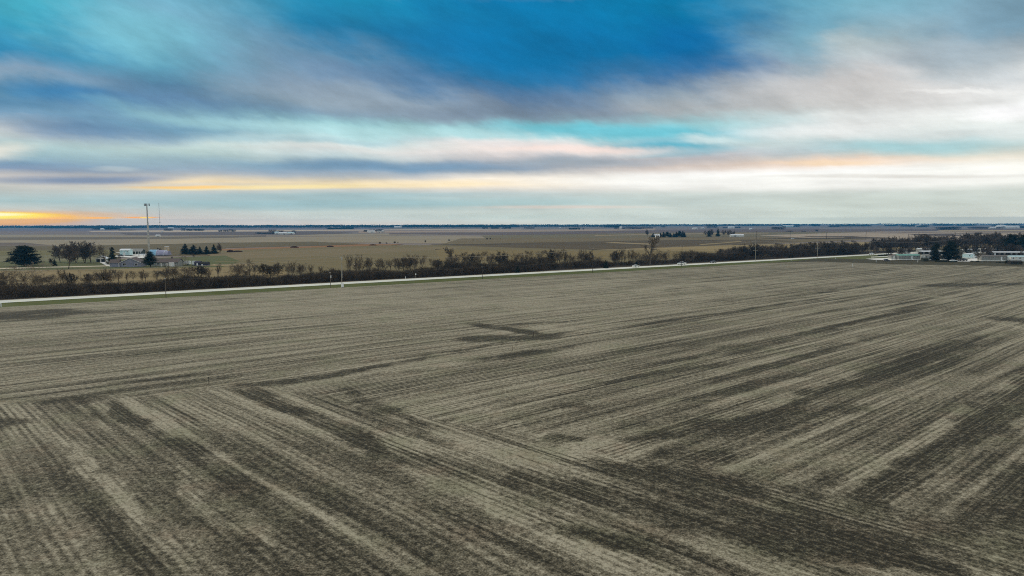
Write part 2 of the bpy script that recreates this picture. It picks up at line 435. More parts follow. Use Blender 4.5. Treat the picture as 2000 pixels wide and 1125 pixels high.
def farmat(name, c, c2, sc=.004, stretch=6, rot=None):
    "tilled or cropped land far off: long soft streaks in the direction it is worked"
    m = bpy.data.materials.new(name); m.use_nodes = True
    n = NT(m.node_tree); b = n.n['Principled BSDF']
    g = n.new('ShaderNodeTexCoord')
    mp = n.new('ShaderNodeMapping'); n.put(mp.inputs[0], g.outputs['Object'])
    mp.inputs[2].default_value = (0, 0, random.uniform(-.5, .5) if rot is None else rot)
    mp.inputs[3].default_value = (1, stretch, 1)
    a = n.noise(mp.outputs[0], sc, 6, .62)
    a2 = n.noise(g.outputs['Object'], .05, 4, .6)
    f = n.m('ADD', n.mapr(a, .35, .65), n.mapr(a2, .3, .7, -.25, .25))
    n.put(b.inputs['Base Color'], n.mix(f, ALB(c), ALB(c2)))
    b.inputs['Roughness'].default_value = .95; b.inputs['Specular IOR Level'].default_value = .1
    return m


# ------------------------------------------------------------------ mesh helpers
class MB:
    def __init__(s):
        s.v = []; s.f = []

    def add(s, vs, fs):
        o = len(s.v); s.v += [tuple(v) for v in vs]; s.f += [tuple(i + o for i in f) for f in fs]
        return s

    def box(s, cx, cy, cz, sx, sy, sz, rz=0, top=1.0):
        vs = []
        for z, k in ((-.5, 1), (.5, top)):
            for x, y in ((-.5, -.5), (.5, -.5), (.5, .5), (-.5, .5)):
                X, Y = x * sx * k, y * sy * k
                vs.append((cx + X * math.cos(rz) - Y * math.sin(rz), cy + X * math.sin(rz) + Y * math.cos(rz), cz + z * sz))
        return s.add(vs, [(3, 2, 1, 0), (4, 5, 6, 7), (0, 1, 5, 4), (1, 2, 6, 5), (2, 3, 7, 6), (3, 0, 4, 7)])

    def tube(s, p, q, r1, r2, n=8):
        p, q = Vector(p), Vector(q); d = (q - p).normalized()
        a = d.orthogonal().normalized(); b = d.cross(a)
        vs = [p + (a * math.cos(k * 2 * math.pi / n) + b * math.sin(k * 2 * math.pi / n)) * r1 for k in range(n)]
        vs += [q + (a * math.cos(k * 2 * math.pi / n) + b * math.sin(k * 2 * math.pi / n)) * r2 for k in range(n)]
        fs = [(k, (k + 1) % n, n + (k + 1) % n, n + k) for k in range(n)] + [tuple(range(n))[::-1], tuple(range(n, 2 * n))]
        return s.add(vs, fs)

    def prism(s, prof, y0, y1):
        "profile in x,z pushed along y"
        n = len(prof)
        vs = [(x, y0, z) for x, z in prof] + [(x, y1, z) for x, z in prof]
        return s.add(vs, [(k, (k + 1) % n, n + (k + 1) % n, n + k) for k in range(n)] + [tuple(range(n))[::-1], tuple(range(n, 2 * n))])

    def build(s, name, m, parent=None):
        me = bpy.data.meshes.new(name); me.from_pydata(s.v, [], s.f); me.update()
        o = bpy.data.objects.new(name, me); C.objects.link(o)
        if m:
            me.materials.append(m)
        if parent:
            o.parent = parent
        return o


def tag(o, label=None, cat=None, group=None, kind=None):
    if label: o['label'] = label
    if cat: o['category'] = cat
    if group: o['group'] = group
    if kind: o['kind'] = kind
    return o


def thing(name, label, cat, loc=(0, 0, 0), rz=0, group=None):
    o = bpy.data.objects.new(name, None); C.objects.link(o)
    o.location = loc; o.rotation_euler = (0, 0, rz)
    return tag(o, label, cat, group)


def copy_tree(o, parent=None):
    c = o.copy(); C.objects.link(c)
    if parent: c.parent = parent
    for ch in list(o.children):
        copy_tree(ch, c)
    return c


def sheet(name, pts, z, m, px=True):
    vs = [P(x, y) for x, y in pts] if px else [Vector((p[0], p[1], 0)) for p in pts]
    mb = MB(); mb.add([(v.x, v.y, z) for v in vs], [tuple(range(len(vs)))])
    o = mb.build(name, m)
    if o.data.polygons[0].normal.z < 0:
        o.data.flip_normals()
    return tag(o, kind='structure')


# ------------------------------------------------------------------ ground
MT['ground'] = farmat('farmland', (118, 112, 106), (98, 93, 88), .0012, 5)
g = MB(); g.add([(-11000, -400, 0), (11000, -400, 0), (11000, 10500, 0), (-11000, 10500, 0)], [(0, 1, 2, 3)])
tag(g.build('ground', MT['ground']), kind='structure')

FARS = [  # (name, far-to-near polygon in the photograph, colours)
    # ---- left
    ('f1', [(-200, 447), (760, 445.5), (760, 449.5), (-200, 452)], (108, 106, 120), (92, 92, 110)),
    ('f2', [(-200, 452), (300, 451), (700, 450), (1600, 446), (1600, 449), (-200, 458)], (116, 110, 112), (96, 92, 98)),
    ('f3', [(170, 451), (320, 449.5), (700, 448.3), (1020, 447), (1020, 448), (700, 450.5), (330, 453.5), (180, 453)], (172, 165, 152), (150, 142, 132)),
    ('f4', [(-200, 459.5), (120, 458.5), (330, 461), (760, 456), (1250, 448), (1250, 452), (700, 461), (-200, 465)], (132, 130, 118), (118, 114, 104)),
    ('f5', [(230, 455), (620, 452), (700, 455), (560, 460), (250, 459)], (78, 76, 84), (92, 88, 92)),
    ('f6', [(-200, 464.5), (330, 462.5), (520, 460), (520, 462), (330, 467.5), (-200, 471)], (86, 84, 80), (96, 92, 84)),
    ('f7', [(-200, 471), (330, 467), (520, 463), (900, 460), (1040, 466), (900, 476), (700, 474), (430, 474), (200, 481), (-200, 481)], (132, 128, 116), (118, 116, 106)),
    ('f8', [(-200, 475), (45, 474), (110, 480), (-200, 483)], (84, 80, 82), (94, 90, 88)),
    ('f9', [(-200, 482.5), (130, 480.5), (430, 474.5), (610, 472), (720, 477), (440, 484.5), (440, 500), (-200, 503)], (82, 79, 64), (92, 88, 72)),
    ('f10', [(-200, 492), (220, 488), (235, 512), (-200, 530)], (84, 86, 62), (98, 98, 72)),
    # ---- middle
    ('f11', [(700, 452), (1280, 446), (1280, 449.5), (980, 453), (700, 455)], (150, 138, 128), (126, 118, 112)),
    ('f12', [(760, 455), (1000, 453.5), (1400, 448), (2200, 447), (2200, 451), (1300, 455), (1000, 458.5), (760, 458)], (82, 76, 84), (98, 92, 92)),
    ('f13', [(940, 460), (1300, 454.5), (2200, 450), (2200, 456), (1600, 462), (1250, 464), (950, 467)], (104, 102, 84), (90, 88, 76)),
    ('f14', [(900, 466), (1260, 464), (1600, 463), (1700, 468), (1450, 478), (1000, 482), (860, 478)], (92, 88, 72), (104, 98, 82)),
    ('f15', [(840, 480), (1010, 474.5), (1260, 470), (1480, 468), (1560, 471), (1420, 480), (1180, 488), (1000, 486.5), (900, 482)], (70, 66, 56), (84, 78, 66)),
    ('f16', [(1200, 473.5), (1290, 477), (1270, 478.2), (1180, 474.5)], (140, 132, 108), (120, 112, 92)),
    ('f17', [(1370, 479), (1450, 472.5), (1445, 470.5), (1395, 471), (1440, 472), (1365, 477.5)], (132, 124, 98), (110, 104, 84)),
    ('f18', [(840, 478), (1000, 476.5), (1000, 477.4), (860, 479.4)], (62, 60, 50), (70, 66, 56)),
    ('f19', [(1000, 492), (1180, 488), (1420, 479.5), (1660, 473), (2200, 468), (2200, 497), (1560, 506), (1000, 520)], (130, 121, 94), (116, 109, 86)),
    ('f20', [(1160, 459.8), (1300, 456.5), (1500, 455), (1500, 456.2), (1290, 458.3), (1165, 461)], (136, 128, 108), (120, 112, 98)),
    # ---- right
    ('f21', [(1480, 460), (1720, 452.5), (2200, 451), (2200, 468), (1900, 469), (1700, 468), (1560, 464)], (150, 144, 134), (134, 128, 120)),
    ('f22', [(1480, 465.5), (1640, 464), (1750, 465.3), (1740, 466.4), (1560, 467.5)], (58, 54, 50), (70, 66, 58)),
    ('f23', [(1640, 461.5), (1730, 464.3), (1745, 466), (1650, 464.2)], (66, 60, 56), (80, 74, 66)),
    ('f24', [(1560, 461.5), (1700, 461), (1640, 463.2), (1580, 463)], (74, 68, 62), (88, 82, 72)),
    ('f25', [(1660, 455), (1880, 453.3), (1760, 456)], (84, 76, 80), (96, 88, 88)),
    ('f26', [(1770, 457.3), (1990, 455), (1860, 458.4), (1900, 462), (1800, 460.5)], (64, 58, 60), (90, 84, 80)),
    ('f27', [(1830, 450), (2200, 448.5), (2200, 450.6), (1840, 452.4)], (148, 140, 116), (132, 124, 106)),
    ('f28', [(1840, 452.6), (2200, 451), (2200, 454), (1900, 454.6)], (96, 88, 86), (108, 100, 94)),
]
z = .40
for nm, pts, c, c2 in FARS:
    z -= .010
for i, (nm, pts, c, c2) in enumerate(FARS):
    sheet('field', pts, .10 + .010 * i, farmat('field_' + nm, (c[0] - 1, c[1] - 4, c[2] - 11), (c2[0] - 1, c2[1] - 4, c2[2] - 11), .003, 7, random.Random(i).uniform(-.35, .35)))

# pasture beyond the hedgerow, lawns, lanes
MT['pasture'] = farmat('pasture', (104, 96, 70), (94, 89, 62), .02, 9, .15)
MT['lawn'] = farmat('lawn', (70, 80, 48), (86, 88, 58), .03, 3)
MT['tan'] = farmat('dry_grass', (122, 110, 80), (104, 97, 68), .03, 5)
MT['rust'] = farmat('rusty_grass', (126, 92, 62), (110, 90, 62), .03, 4)
MT['lane'] = mat('gravel', (176, 172, 156), (150, 145, 128), .5)
MT['pale'] = mat('concrete_pad', (216, 214, 204), (190, 188, 176), .4)
sheet('pasture', [(400, 506), (430, 488), (640, 480), (860, 479.5), (1000, 484.5), (1190, 489.5), (1400, 492), (1700, 487), (1900, 480), (2100, 480), (2100, 520), (-300, 640), (-300, 532)], .42, MT['pasture'])
sheet('field', [(850, 488), (1180, 491), (1500, 494), (1500, 503), (1180, 506), (860, 512)], .434, farmat('olive_field', (112, 101, 68), (98, 90, 60), .02, 8, .1))
sheet('field', [(400, 496), (640, 487), (900, 483), (900, 486), (660, 500), (430, 508)], .434, farmat('soft_pasture', (112, 102, 78), (98, 92, 68), .02, 9, .1))
sheet('dry_grass', [(425, 487.5), (520, 484), (640, 480.5), (700, 478), (760, 477), (775, 479), (700, 481.5), (640, 483.5), (520, 487), (440, 490.5)], .446, MT['rust'])
sheet('dry_grass', [(640, 480), (720, 477.5), (790, 477.5), (760, 480)], .458, MT['rust'])
sheet('lawn', [(-200, 515), (60, 512), (230, 508), (440, 500), (470, 512), (430, 524), (240, 529), (-200, 540)], .446, MT['lawn'])
sheet('lawn', [(-200, 503), (150, 499), (210, 498), (235, 512), (-200, 522)], .44, farmat('yard_grass', (88, 90, 66), (104, 102, 78), .03, 4))
sheet('dry_grass', [(-200, 533.5), (240, 526), (430, 523), (560, 528), (560, 560), (-200, 590)], .458, MT['tan'])
sheet('lane', [(-200, 531), (70, 523.2), (240, 519.3), (240, 520.8), (70, 525), (-200, 533)], .470, MT['lane'])
sheet('lane', [(193, 512.6), (202, 512.3), (219, 520), (208, 520.3)], .478, MT['pale'])
sheet('lane', [(224, 494), (300, 496), (296, 500), (285, 505.5), (224, 503), (226, 500), (276, 502.5), (262, 500.5)], .470, MT['pale'])
sheet('lane', [(400, 520), (420, 517.5), (500, 518), (500, 520), (430, 521)], .470, farmat('bare_patch', (142, 128, 98), (120, 112, 84), .05))
sheet('field_track', [(420, 512.6), (700, 505.5), (1150, 491), (1150, 491.5), (700, 506.2), (420, 513.4)], .480, MT['tan'])
sheet('field_track', [(420, 518), (660, 512.3), (850, 507), (850, 507.5), (660, 513), (420, 518.8)], .480, MT['tan'])
# bare strip under the hedgerow
MT['litter'] = farmat('leaf_litter', (58, 53, 44), (44, 41, 34), .08)
MT['dusty'] = farmat('dusty_verge', (118, 112, 98), (84, 80, 66), .05, 4)
MT['verge'] = farmat('verge_grass', (66, 76, 36), (80, 86, 50), .08, 3)


def band(name, t0, t1, o0, o1, z_, m, wob=0, seed=1):
    rng = random.Random(seed)
    mb = MB(); n = int((t1 - t0) / 12) + 1
    vs = []
    for i in range(n + 1):
        t = t0 + (t1 - t0) * i / n
        a = road(t, o0 + rng.uniform(-wob, wob)); b_ = road(t, o1 + rng.uniform(-wob, wob))
        vs += [(a.x, a.y, z_), (b_.x, b_.y, z_)]
    mb.add(vs, [(2 * i, 2 * i + 1, 2 * i + 3, 2 * i + 2) for i in range(n)])
    o = mb.build(name, m)
    if o.data.polygons[0].normal.z < 0:
        o.data.flip_normals()
    return tag(o, kind='structure')


TEND = 1000
band('ground', -160, 640, -34, -5, .50, MT['litter'], 1.2, 3)
band('verge', -160, TEND, -9, 0, .52, MT['dusty'], .7, 4)

# the stubble field itself and its edges
sv = [(-400, -300)] + [tuple(road(t, 16.5 + 1.0 * math.sin(t / 37))[:2]) for t in range(-160, 421, 20)]
edge = [P(1500, 516.5), P(1600, 510.5), P(1700, 514.5), P(1760, 517), P(1850, 518), P(1930, 519.5), P(2060, 523), P(2400, 530)]
sv += [tuple(p[:2]) for p in edge] + [(900, -300)]


def vnoise(x, y, seed=0):
    "smooth value noise"
    xi, yi = np.floor(x).astype(np.int64), np.floor(y).astype(np.int64)
    fx, fy = x - xi, y - yi
    fx = fx * fx * (3 - 2 * fx); fy = fy * fy * (3 - 2 * fy)

    def h(a, b):
        v = (a * 374761393 + b * 668265263 + seed * 974711) & 0xffffffff
        v = ((v ^ (v >> 13)) * 1274126177) & 0xffffffff
        return ((v ^ (v >> 16)) & 0xffff) / 65535. - .5
    return (h(xi, yi) * (1 - fx) + h(xi + 1, yi) * fx) * (1 - fy) + (h(xi, yi + 1) * (1 - fx) + h(xi + 1, yi + 1) * fx) * fy


def stubble_mesh():
    pl = [tuple(road(t, 16.5 + 1.0 * math.sin(t / 37))[:2]) for t in range(-200, 421, 20)] + [tuple(p[:2]) for p in edge] + [(900, 330)]
    us = np.linspace(-1.15, 1.3, 620); NV = 330
    X = np.zeros((len(us), NV)); Y = np.zeros((len(us), NV)); keep = []
    for i, u in enumerate(us):
        d = None
        for (ax, ay), (bx, by) in zip(pl, pl[1:]):
            den = (bx - ax) - u * (by - ay)
            if abs(den) < 1e-9: continue
            k = (u * ay - ax) / den
            if -1e-6 <= k <= 1 + 1e-6:
                D_ = ay + (by - ay) * k
                if D_ > 20 and (d is None or D_ < d): d = D_
        d = d or 200
        Dv = 25 * (d / 25) ** np.linspace(0, 1, NV)
        X[i] = u * Dv; Y[i] = Dv
    wx = X + 2.2 * vnoise(X / 7, Y / 7, 1) + 1.2 * vnoise(X / 2.2, Y / 2.2, 2) + .5 * vnoise(X / .8, Y / .8, 5)
    wy = Y + 2.2 * vnoise(X / 7, Y / 7, 3) + 1.2 * vnoise(X / 2.2, Y / 2.2, 4) + .5 * vnoise(X / .8, Y / .8, 6)
    acc = np.zeros_like(X)
    for x1, y1, x2, y2, hw, am in ST:
        if am == 0: continue
        p, q = P(x1, y1), P(x2, y2); d = q - p; L = d.length * .56; an = math.atan2(d.y, d.x)
        cx, cy = (p.x + q.x) / 2, (p.y + q.y) / 2
        a_ = ((wx - cx) * math.cos(an) + (wy - cy) * math.sin(an)) / L
        b_ = (-(wx - cx) * math.sin(an) + (wy - cy) * math.cos(an)) / (hw * 1.35)
        rr = np.sqrt(np.abs(a_) ** 3.2 + b_ ** 2)
        t = np.clip((1 - rr) / .75, 0, 1)
        acc += am * (1.12 if am < 0 and hw < 12 else 1) * t * t * (3 - 2 * t)
    acc *= np.clip(1 + 1.1 * vnoise(X / 5 + 3, Y / 5, 8) + 1.0 * vnoise(X / 1.6, Y / 1.6, 9), .25, 1.6)
    nu = len(us)
    V = np.stack([X, Y, np.full_like(X, .57)], 2).reshape(-1, 3)
    I = np.arange(nu * NV).reshape(nu, NV)
    Q = np.stack([I[:-1, :-1], I[1:, :-1], I[1:, 1:], I[:-1, 1:]], 2).reshape(-1, 4)
    me = bpy.data.meshes.new('stubble_field')
    me.vertices.add(len(V)); me.vertices.foreach_set('co', V.reshape(-1))
    me.loops.add(Q.size); me.loops.foreach_set('vertex_index', Q.reshape(-1).astype(np.int32))
    me.polygons.add(len(Q)); me.polygons.foreach_set('loop_start', (np.arange(len(Q)) * 4).astype(np.int32))
    me.polygons.foreach_set('loop_total', np.full(len(Q), 4, dtype=np.int32))
    me.update(); me.validate(); me.materials.append(MT['stubble'])
    at = me.attributes.new('cover', 'FLOAT', 'POINT'); at.data.foreach_set('value', acc.reshape(-1).astype(np.float32))
    o = bpy.data.objects.new('stubble_field', me); C.objects.link(o)
    return tag(o, kind='structure')


sheet('stubble_field', sv, .545, MT['stubble'], px=False)
stubble_mesh()
band('verge', -160, 470, 3.5, 18.0, .58, MT['verge'], .5, 5)
sheet('verge', [(1560, 508), (1700, 499.3), (1840, 499), (1840, 510), (1700, 507.5), (1600, 512)], .585, farmat('green_verge', (74, 84, 46), (88, 92, 58), .08, 3))
sheet('ground', [(1530, 514), (1600, 506.5), (1640, 506.5), (1760, 511), (1900, 513.5), (2400, 522), (2400, 536), (2060, 524.5), (1930, 521), (1850, 519.5), (1760, 518.5), (1700, 516), (1600, 512.5)], .60, farmat('dark_soil', (56, 55, 42), (68, 66, 50), .06, 6))
sheet('ground', [(1706, 507.6), (1760, 505), (1760, 490), (2400, 484), (2400, 520), (1900, 513), (1760, 510.3)], .592, farmat('yard_soil', (72, 71, 60), (54, 54, 45), .06, 4))
MT['roadc'] = mat('road_concrete', (214, 212, 198), (196, 193, 178), .35, rough=.85)
band('road', -200, TEND, -4.6, 4.4, .62, MT['roadc'], 0, 6)
sheet('driveway', [(1690, 507.2), (1760, 504.3), (1772, 504.6), (1772, 508.8), (1740, 510), (1706, 509)], .63, MT['pale'])
sheet('driveway', [(1866, 512.8), (1900, 506), (1912, 506.2), (1908, 511.5), (1890, 513)], .63, MT['pale'])
sheet('driveway', [(1740, 497), (1830, 494.2), (1830, 495.3), (1745, 498.3)], .63, MT['pale'])
sheet('driveway', [(1885, 494), (1960, 492), (1985, 493), (1985, 496), (1885, 496)], .63, MT['pale'])
sheet('driveway', [(1700, 503.2), (1780, 500.5), (1780, 501.3), (1702, 504.4)], .63, MT['pale'])
ZG = .50          # height of the made-up ground near the farm and hedgerow
ZR = .62

# ------------------------------------------------------------------ bare trees
def seg_mesh(name, segs, m, n=3):
    a = np.array([(*p, *q, r1, r2) for p, q, r1, r2 in segs], dtype=np.float64)
    p, q, r1, r2 = a[:, :3], a[:, 3:6], a[:, 6], a[:, 7]
    d = q - p; d /= np.maximum(np.linalg.norm(d, axis=1, keepdims=True), 1e-9)
    ref = np.where(np.abs(d[:, 2:3]) < .9, np.array([[0, 0, 1.]]), np.array([[1., 0, 0]]))
    u = np.cross(d, ref); u /= np.linalg.norm(u, axis=1, keepdims=True)
    w = np.cross(d, u)
    N = len(a)
    V = np.empty((N, 2 * n, 3))
    for k in range(n):
        c, s_ = math.cos(2 * math.pi * k / n), math.sin(2 * math.pi * k / n)
        V[:, k] = p + (u * c + w * s_) * r1[:, None]
        V[:, n + k] = q + (u * c + w * s_) * r2[:, None]
    base = (np.arange(N) * 2 * n)[:, None, None]
    quad = np.array([[k, (k + 1) % n, n + (k + 1) % n, n + k] for k in range(n)])[None]
    Fc = (base + quad).reshape(-1)
    me = bpy.data.meshes.new(name)
    me.vertices.add(N * 2 * n); me.vertices.foreach_set('co', V.reshape(-1))
    me.loops.add(len(Fc)); me.loops.foreach_set('vertex_index', Fc.astype(np.int32))
    nf = N * n
    me.polygons.add(nf)
    me.polygons.foreach_set('loop_start', (np.arange(nf) * 4).astype(np.int32))
    me.polygons.foreach_set('loop_total', np.full(nf, 4, dtype=np.int32))
    me.update(); me.validate()
    me.materials.append(m)
    return me


def grow(rng, nstems=1, spread=.5, up=.25, maxl=4, H=10., r0=.16, kids=(7, 6, 5, 4), ratio=.55, clear=.2, twr=.022):
    "recursive bare tree of height about H; returns segments per level"
    out = [[] for _ in range(maxl + 1)]

    def rec(p, d, L, r, lvl):
        nseg = (5, 4, 3, 2, 1)[min(lvl, 4)]
        pts = [p]
        for i in range(nseg):
            jit = Vector((rng.gauss(0, 1), rng.gauss(0, 1), rng.gauss(0, .6))) * (.09 + .05 * lvl)
            d = (d + jit + Vector((0, 0, up * (.35 if lvl else .15)))).normalized()
            q = p + d * (L / nseg)
            ra = max(twr, r * (1 - .75 * i / nseg)); rb = max(twr * .8, r * (1 - .75 * (i + 1) / nseg))
            out[lvl].append((tuple(p), tuple(q), ra, rb))
            p = q; pts.append(p)
        if lvl < maxl:
            k = kids[lvl]
            for j in range(k):
                f = (clear if lvl == 0 else .15) + (1 - (clear if lvl == 0 else .15)) * (j + rng.uniform(.1, .9)) / k
                x = f * nseg; i0 = min(int(x), nseg - 1)
                pp = pts[i0].lerp(pts[i0 + 1], x - i0)
                dd = (pts[i0 + 1] - pts[i0]).normalized()
                a = rng.uniform(0, 2 * math.pi)
                o1 = dd.orthogonal().normalized(); o2 = dd.cross(o1)
                side = o1 * math.cos(a) + o2 * math.sin(a)
                ang = rng.uniform(.55, 1.15) * spread
                nd = (dd * math.cos(ang) + side * math.sin(ang)).normalized()
                rec(pp, nd, L * ratio * rng.uniform(.7, 1.15) * (1.1 - .45 * f), max(twr, r * (1 - .6 * f) * .6), lvl + 1)
    for s_ in range(nstems):
        a = 2 * math.pi * s_ / nstems + rng.uniform(-.5, .5)
        lean = .05 if nstems == 1 else rng.uniform(.12, .5) * spread
        d = Vector((math.cos(a) * lean, math.sin(a) * lean, 1)).normalized()
        rec(Vector((math.cos(a), math.sin(a), 0)) * (.15 if nstems > 1 else 0), d, H * rng.uniform(.66, .8), r0 / (1 if nstems == 1 else 1.4), 0)
    zz = max(s_[1][2] for l in out for s_ in l)
    k = H / zz
    for l in out:
        for i, (p, q, ra, rb) in enumerate(l):
            l[i] = (tuple(x * k for x in p), tuple(x * k for x in q), ra, rb)
    return out


MT['bark'] = mat('bark', (84, 78, 68), (62, 57, 50), 2.0, rnd=.2)
MT['twig'] = mat('twigs', (98, 91, 78), (78, 71, 60), 1.0, rnd=.2)
MT['bark_pale'] = mat('pale_bark', (132, 124, 108), (104, 96, 82), 2.0)
MT['twig_grey'] = mat('grey_twigs', (98, 92, 86), (76, 72, 68), .6, rnd=.15)
MT['twig_dark'] = mat('dark_twigs', (76, 70, 60), (58, 53, 46), .6, rnd=.15)
BARE = {}


def bare_proto(key, seed, bark='bark', twig='twig', **kw):
    out = grow(random.Random(seed), **kw)
    BARE[key] = (seg_mesh('trunk', out[0] + out[1], MT[bark], 5), seg_mesh('crown', [s_ for l in out[2:] for s_ in l], MT[twig], 3))


# kinds: vase (many upright stems), round, tall oak-like, spreading, shrub
for k in range(3):
    bare_proto('vase%d' % k, 10 + k, nstems=4, spread=.62, up=.5, kids=(6, 5, 4, 3), r0=.12)
for k in range(3):
    bare_proto('round%d' % k, 20 + k, nstems=1, spread=.85, up=.3, kids=(11, 7, 5, 3), r0=.2, clear=.2, ratio=.6)
bare_proto('tall0', 31, nstems=1, spread=.95, up=.15, kids=(9, 6, 4, 3), r0=.26, clear=.35, ratio=.52, twr=.028)
bare_proto('big0', 33, twig='twig', nstems=1, spread=.8, up=.2, kids=(9, 7, 5, 3), r0=.42, clear=.3, ratio=.5, twr=.045)
bare_proto('pale0', 41, bark='bark_pale', twig='bark_pale', nstems=2, spread=1.1, up=.15, kids=(7, 5, 4, 2), r0=.22, clear=.15, ratio=.62, twr=.03)
bare_proto('thin0', 42, bark='bark_pale', twig='bark_pale', nstems=1, spread=.8, up=.3, kids=(8, 4, 3, 2), r0=.13, clear=.3, ratio=.4, twr=.022)
for k in range(3):
    bare_proto('bush%d' % k, 50 + k, nstems=7, spread=.95, up=.2, kids=(5, 5, 4, 3), r0=.07, clear=.1, ratio=.6)
for k in range(3):
    bare_proto('grey%d' % k, 60 + k, bark='twig_grey', twig='twig_grey', nstems=2, spread=.8, up=.35, kids=(10, 7, 6, 4), r0=.2, clear=.2, ratio=.6, twr=.036)
for k in range(2):
    bare_proto('dense%d' % k, 70 + k, bark='twig_dark', twig='twig_dark', nstems=4, spread=.9, up=.3, kids=(8, 6, 5, 4), r0=.14, clear=.1, ratio=.6, twr=.032)

_rt = random.Random(5)


def bare(kind, px, yb, yt, label, wide=1.0, group='bare trees of the hedgerow', name='bare_tree', z0=None, cat='tree', h=None, pos=None):
    tr, cr = BARE[kind]
    p = pos if pos is not None else P(px, yb)
    h = h if h else HT(px, yb, yt)
    o = thing(name, label, cat, (p.x, p.y, (ZG if z0 is None else z0) - .1), _rt.uniform(0, 6.28), group)
    k = h / 10
    o.scale = (k * wide, k * wide, k)
    for nm, me in (('trunk', tr), ('crown', cr)):
        c = bpy.data.objects.new(nm, me); C.objects.link(c); c.parent = o
    return o


# ------------------------------------------------------------------ evergreens
def leafmesh(name, P0, size, m, rng, flat=.0, sticks=2.2):
    "many small needle clumps: crossed slim quads"
    N = len(P0)
    a = rng.normal(size=(N, 3)); a[:, 2] *= (1 - flat); a /= np.linalg.norm(a, axis=1, keepdims=True)
    b = rng.normal(size=(N, 3)); b[:, 2] *= (1 - flat); b -= a * (a * b).sum(1, keepdims=True); b /= np.linalg.norm(b, axis=1, keepdims=True)
    s = size * rng.uniform(.6, 1.3, size=(N, 1))
    V = np.stack([P0 - a * s * .5 * sticks / 2, P0 + b * s * .35, P0 + a * s * .5 * sticks / 2, P0 - b * s * .35], 1)
    me = bpy.data.meshes.new(name)
    me.vertices.add(N * 4); me.vertices.foreach_set('co', V.reshape(-1))
    me.loops.add(N * 4); me.loops.foreach_set('vertex_index', np.arange(N * 4, dtype=np.int32))
    me.polygons.add(N); me.polygons.foreach_set('loop_start', (np.arange(N) * 4).astype(np.int32))
    me.polygons.foreach_set('loop_total', np.full(N, 4, dtype=np.int32))
    me.update(); me.validate(); me.materials.append(m)
    return me


MT['needle'] = mat('needles', (40, 52, 38), (26, 34, 27), .8, rnd=.2)
MT['needle2'] = mat('dark_needles', (42, 50, 40), (28, 34, 28), .8, rnd=.15)
EVER = {}


def spruce(key, seed, H=10, W=3.4, m='needle', dens=1.0, sharp=1.0, low=.04):
    rng = np.random.default_rng(seed)
    tiers = 26; pts = []; br = [((0, 0, 0), (0, 0, H * .97), .16, .03)]
    for i in range(tiers):
        f = low + (1 - low) * i / tiers
        L = W * (1 - f) ** sharp * rng.uniform(.75, 1.15) + .12
        nb = int(9 - 4 * f)
        for j in range(nb):
            a = rng.uniform(0, 2 * math.pi); l = L * rng.uniform(.65, 1.2)
            e = np.array([math.cos(a) * l, math.sin(a) * l, f * H - .18 * l + rng.uniform(-.1, .2)])
            s = np.array([0, 0, f * H])
            br.append((tuple(s), tuple(e), .035, .012))
            n = max(4, int(26 * l * dens))
            t = rng.uniform(.15, 1.03, n)
            pts.append(s + (e - s) * t[:, None] + rng.normal(size=(n, 3)) * np.array([.16, .16, .1]) * (.4 + .35 * l))
    EVER[key] = (seg_mesh('trunk', br, MT['bark'], 4), leafmesh('crown', np.concatenate(pts), .34, MT[m], rng, .35))


def pine(key, seed, H=10, W=4.6, m='needle2', nb=46, dens=1.0, lo=.1, layers=True):
    "broad old pine: flat plates of foliage at the ends of big limbs, uneven outline"
    rng = np.random.default_rng(seed)
    pts = []; br = [((0, 0, 0), (0, 0, H * .9), .32, .06)]
    for i in range(nb):
        f = lo + (1 - lo) * (i + rng.uniform(0, 1)) / nb
        prof = (math.sin(min(1, (f - lo) / .35 + .35) * math.pi / 2)) * (1 - max(0, f - .3) / .76) ** .75
        L = W * prof * rng.uniform(.7, 1.12)
        a = rng.uniform(0, 2 * math.pi)
        s = np.array([0, 0, f * H * .9]); e = np.array([math.cos(a) * L, math.sin(a) * L, f * H + rng.uniform(-.1, .45)])
        br.append((tuple(s), tuple(e), .09, .03))
        for t in np.linspace(.25, 1, 4):
            c = s + (e - s) * t + rng.normal(size=3) * .25
            n = int(70 * dens * (.5 + .5 * t))
            pts.append(c + rng.normal(size=(n, 3)) * np.array([.55, .55, .2]))
    EVER[key] = (seg_mesh('trunk', br, MT['bark'], 5), leafmesh('crown', np.concatenate(pts), .36, MT[m], rng, .45))


spruce('spruce0', 1); spruce('spruce1', 2, W=2.7, sharp=.85); spruce('spruce2', 3, W=3.9, sharp=.7, m='needle2')
spruce('column0', 4, W=2.0, sharp=.45, m='needle2', low=.02)
pine('pine0', 7, nb=80, dens=1.3); pine('pine1', 8, W=3.6, lo=.22, m='needle'); pine('pine2', 9, W=4.2, lo=.05, nb=60, dens=1.1)


def ever(kind, px, yb, yt, label, wpx=None, group=None, name='evergreen_tree', z0=None, base={'spruce0': 3.4, 'spruce1': 2.7, 'spruce2': 3.9, 'column0': 2.0, 'pine0': 4.9, 'pine1': 3.8, 'pine2': 4.5}):
    tr, cr = EVER[kind]
    p = P(px, yb); h = HT(px, yb, yt)
    o = thing(name, label, 'tree', (p.x, p.y, (ZG if z0 is None else z0) - .1), _rt.uniform(0, 6.28), group)
    k = h / 10
    w = (wpx / PXM(px, yb) / 2) / (base[kind]) if wpx else k
    o.scale = (w, w, k)
    for nm, me in (('trunk', tr), ('crown', cr)):
        c = bpy.data.objects.new(nm, me); C.objects.link(c); c.parent = o
    return o


